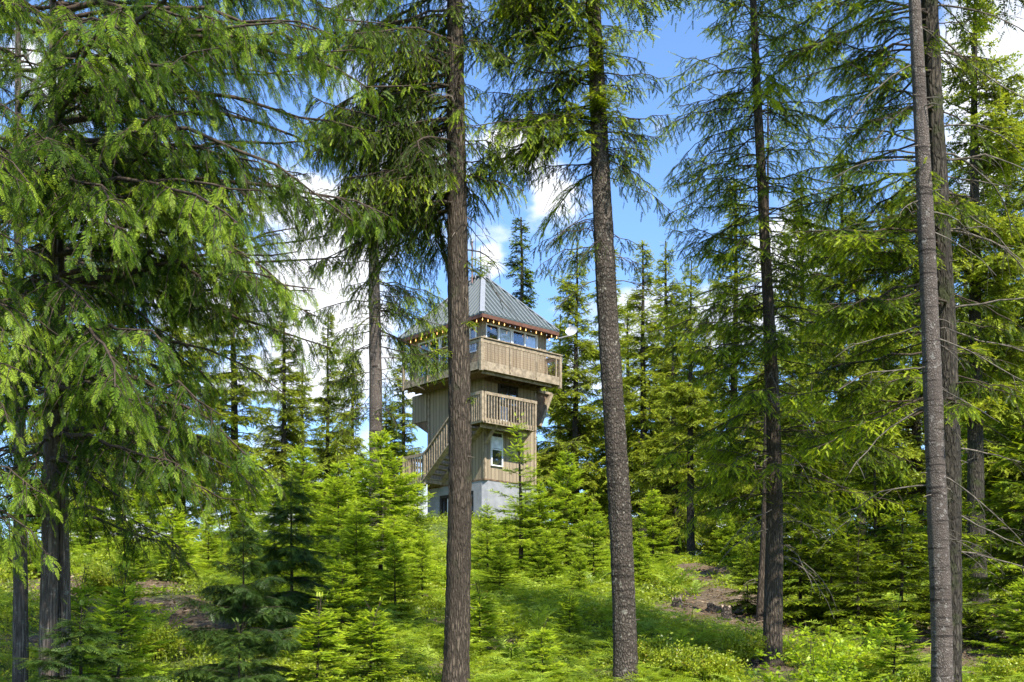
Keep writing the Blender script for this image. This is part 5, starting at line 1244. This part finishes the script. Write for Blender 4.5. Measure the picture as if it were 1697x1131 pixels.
def stump(lab, a, b, w, h, seed, jag=0.02):
    d = gp(a, b); o = at(a, d); r0 = w / F * d / 2; rng = np.random.default_rng(seed)
    e = empty('tree_stump', o); tag(e, lab, 'stump', 'cut stumps')
    n = 20; zs = [-.1, .0, .05, h * .6, h]; fr = [1.5, 1.25, 1.08, 1.0, .98]; V = []; j = 1 + rng.normal(0, .05, n)
    for z, f in zip(zs, fr):
        for i in range(n): q = 2 * math.pi * i / n; V.append((math.cos(q) * r0 * f * j[i], math.sin(q) * r0 * f * j[i], z + (rng.normal(0, jag) if z == h else 0)))
    Fc = [(k * n + i, k * n + (i + 1) % n, (k + 1) * n + (i + 1) % n, (k + 1) * n + i) for k in range(len(zs) - 1) for i in range(n)]
    me = bpy.data.meshes.new('bark'); me.from_pydata(V, [], Fc); me.materials.append(M['bark_grey']); link('bark', me, e)
    top = [V[-n + i] for i in range(n)]; V2 = [(0, 0, h + .004)] + [(x * .985, y * .985, z + .003) for x, y, z in top]
    me = bpy.data.meshes.new('cut_face'); me.from_pydata(V2, [], [(0, 1 + i, 1 + (i + 1) % n) for i in range(n)]); me.materials.append(M['stump']); link('cut_face', me, e)
stump('largest upright stump with a pale flat top below the bare path', 1204, 1027, 17, .27, 1)
stump('small pale topped stump, second in the row left of the largest', 1178, 1014, 12, .18, 2)
stump('small dark jagged stump, leftmost of the stumps', 1122, 1004, 15, .14, 3, .05)
stump('wide flat round stump left of the slim dark fir', 1243, 1101, 33, .07, 4)

def log(lab, a, b, w, L, ang, seed, tilt=0.0, mat='bark_grey'):
    d = gp(a, b); o = at(a, d); r = w / F * d / 2; rng = np.random.default_rng(seed)
    e = empty('fallen_log', o); tag(e, lab, 'log')
    s = np.linspace(-L / 2, L / 2, 10); gx = o[0] + s * math.cos(ang); gy = o[1] + s * math.sin(ang)
    P = np.column_stack([s * math.cos(ang), s * math.sin(ang), H(gx, gy) - o[2] + r * .8 + .02]); P[:, :2] += rng.normal(0, .01, (10, 2)); P[:, 2] += tilt * s
    m = MB(); m.tube(P, r * (1 - .25 * np.linspace(0, 1, 10)), 12); m.build('stem', M[mat], e, smooth=True)
    m = MB()
    for k in range(3):
        i = rng.integers(2, 8); q = P[i]; v = rng.normal(0, 1, 3); v[2] = abs(v[2]) + .4; v /= np.linalg.norm(v); m.tube([q, q + v * r * 2.6], [r * .3, r * .12], 6)
    m.build('branch_stub', M[mat], e)
log('weathered fallen log lying in front of the shaded thicket', 1520, 1070, 13, 2.6, .05, 1)
log('pale thin fallen pole on the bare slope at the right edge', 1668, 1000, 5, 3.2, -.5, 2, mat='deadtwig')
log('second pale pole below it on the right bare slope', 1625, 1012, 4, 1.8, -.7, 3, mat='deadtwig')
log('short grey log on the bare soil at the left', 250, 1048, 7, 1.2, .4, 4)
log('rotten log piece at the bottom edge by the slim dark fir', 1225, 1122, 9, .7, .1, 5)

# ------------------------------------------------------------------ ground cover (uncountable)
def cover():
    rng = np.random.default_rng(5)
    def pts(n, d0=10.5, d1=46, pw=1.5):
        d = d0 * (d1 / d0) ** (rng.random(n) ** pw * 1.0); d = d0 + (d1 - d0) * rng.random(n) ** 1.35
        x = rng.uniform(-.52, .52, n) * d * 1.0; return x, d
    def patch(x, y, s, o): return np.sin(x * s + o) * np.cos(y * s * .8 + o * 2) + .6 * np.sin(x * s * 2.3 + y * s * 1.9 + o)
    # low leafy cover
    x, y = pts(130000, 10.5, 57); keep = (rng.random(len(x)) > bare(x, y) * 1.5) & (patch(x, y, .8, 1.) + rng.normal(0, .6, len(x)) > -.9); x, y = x[keep], y[keep]
    n = len(x); z = H(x, y); p = np.stack([x, y, z + rng.uniform(0, .12, n) + rng.random(n) * .2 * np.clip(patch(x, y, 1.6, 5.), 0, 1.3) * np.clip((y - 19) / 5, 0, 1)], -1)
    D = rng.normal(0, 1, (n, 3)); D[:, 2] *= .3
    V, T, c = stamp(SPRIG, p, D, np.array([0, 0, 1.]) + rng.normal(0, .6, (n, 3)), rng.uniform(1.0, 2.0, n) * np.clip(y / 18, .85, 1.6), .5 + .2 * patch(x, y, .55, 3.) + rng.normal(0, .16, n), rng)
    tag(link('low_leafy_groundcover', mesh_tris('low_leafy_groundcover', V, T, M['shrub'], tint=c)), kind='stuff')
    # bracken and small ferns
    x, y = pts(11000, 14, 46); m = patch(x, y, .35, .3) + .9 * np.exp(-((x / y - .02) / .2) ** 2) + rng.normal(0, .35, len(x)); keep = (m > .2) & (bare(x, y) < .3); x, y = x[keep], y[keep]
    n = len(x); xx = np.repeat(x, 5); yy = np.repeat(y, 5); k = len(xx); a = rng.uniform(0, 6.28, k); el = rng.uniform(-.05, .55, k)
    p = np.stack([xx, yy, H(xx, yy) + rng.uniform(.08, .42, k) * np.clip((yy - 13) / 8, .3, 1)], -1); D = np.stack([np.cos(a) * np.cos(el), np.sin(a) * np.cos(el), np.sin(el)], -1)
    V, T, c = stamp(FERN_S, p, D, np.tile([0, 0, 1.], (k, 1)) + rng.normal(0, .2, (k, 3)), rng.uniform(.5, 1.15, k) * np.clip(yy / 22, .6, 1.1), .62 + rng.normal(0, .2, k), rng)
    tag(link('bracken_groundcover', mesh_tris('bracken_groundcover', V, T, M['fern'], tint=c)), kind='stuff')
    # grass
    gv = []; gt = []; r = np.random.default_rng(9)
    for i in range(9):
        a = r.uniform(0, 6.28); l = r.uniform(.12, .28); b = np.array([math.cos(a), math.sin(a), 0]); w = np.array([-math.sin(a), math.cos(a), 0]) * .004; o = r.normal(0, .015, 3) * (1, 1, 0)
        k = len(gv); q = o + b * l * .22 + (0, 0, l * .7); gv += [o - w, o + w, q + w * .7, q - w * .7, o + b * l * .7 + (0, 0, l)]; gt += [(k, k + 1, k + 2), (k, k + 2, k + 3), (k + 3, k + 2, k + 4)]
    G = [(np.array(gv), np.array(gt), np.zeros(len(gv)))]
    x, y = pts(15000, 10.5, 44); keep = (patch(x, y, .6, 2.) + rng.normal(0, .5, len(x)) > .1) & (rng.random(len(x)) > bare(x, y) * 1.3); x, y = x[keep], y[keep]; n = len(x); a = rng.uniform(0, 6.28, n)
    p = np.stack([x, y, H(x, y) - .01], -1); V, T, c = stamp(G, p, np.stack([np.cos(a), np.sin(a), np.zeros(n)], -1), np.tile([0, 0, 1.], (n, 1)) + rng.normal(0, .15, (n, 3)), rng.uniform(.7, 1.4, n), .5 + rng.normal(0, .22, n), rng)
    tag(link('grass', mesh_tris('grass', V, T, M['grass'], tint=c)), kind='stuff')
    # litter: twigs and flakes, thick on the bare patches
    x, y = pts(60000, 10.5, 45); keep = rng.random(len(x)) < bare(x, y) * .95 + .06; x, y = x[keep], y[keep]; n = len(x)
    st = (np.array([[0, -.004, 0], [0, .004, 0], [.2, .003, .01], [.2, -.003, .01]]), np.array([(0, 1, 2), (0, 2, 3)]), np.zeros(4)); fk = (np.array([[0, 0, 0], [.03, .018, .006], [.055, 0, 0], [.03, -.016, .003]]), np.array([(0, 1, 2), (0, 2, 3)]), np.zeros(4))
    a = rng.uniform(0, 6.28, n); p = np.stack([x, y, H(x, y) + .025], -1)
    V, T, c = stamp([st, fk, fk], p, np.stack([np.cos(a), np.sin(a), rng.normal(0, .2, n)], -1), np.tile([0, 0, 1.], (n, 1)) + rng.normal(0, .4, (n, 3)), rng.uniform(.7, 2.2, n), .5 + rng.normal(0, .28, n), rng)
    tag(link('forest_litter', mesh_tris('forest_litter', V, T, M['litter'], tint=c)), kind='stuff')
cover()
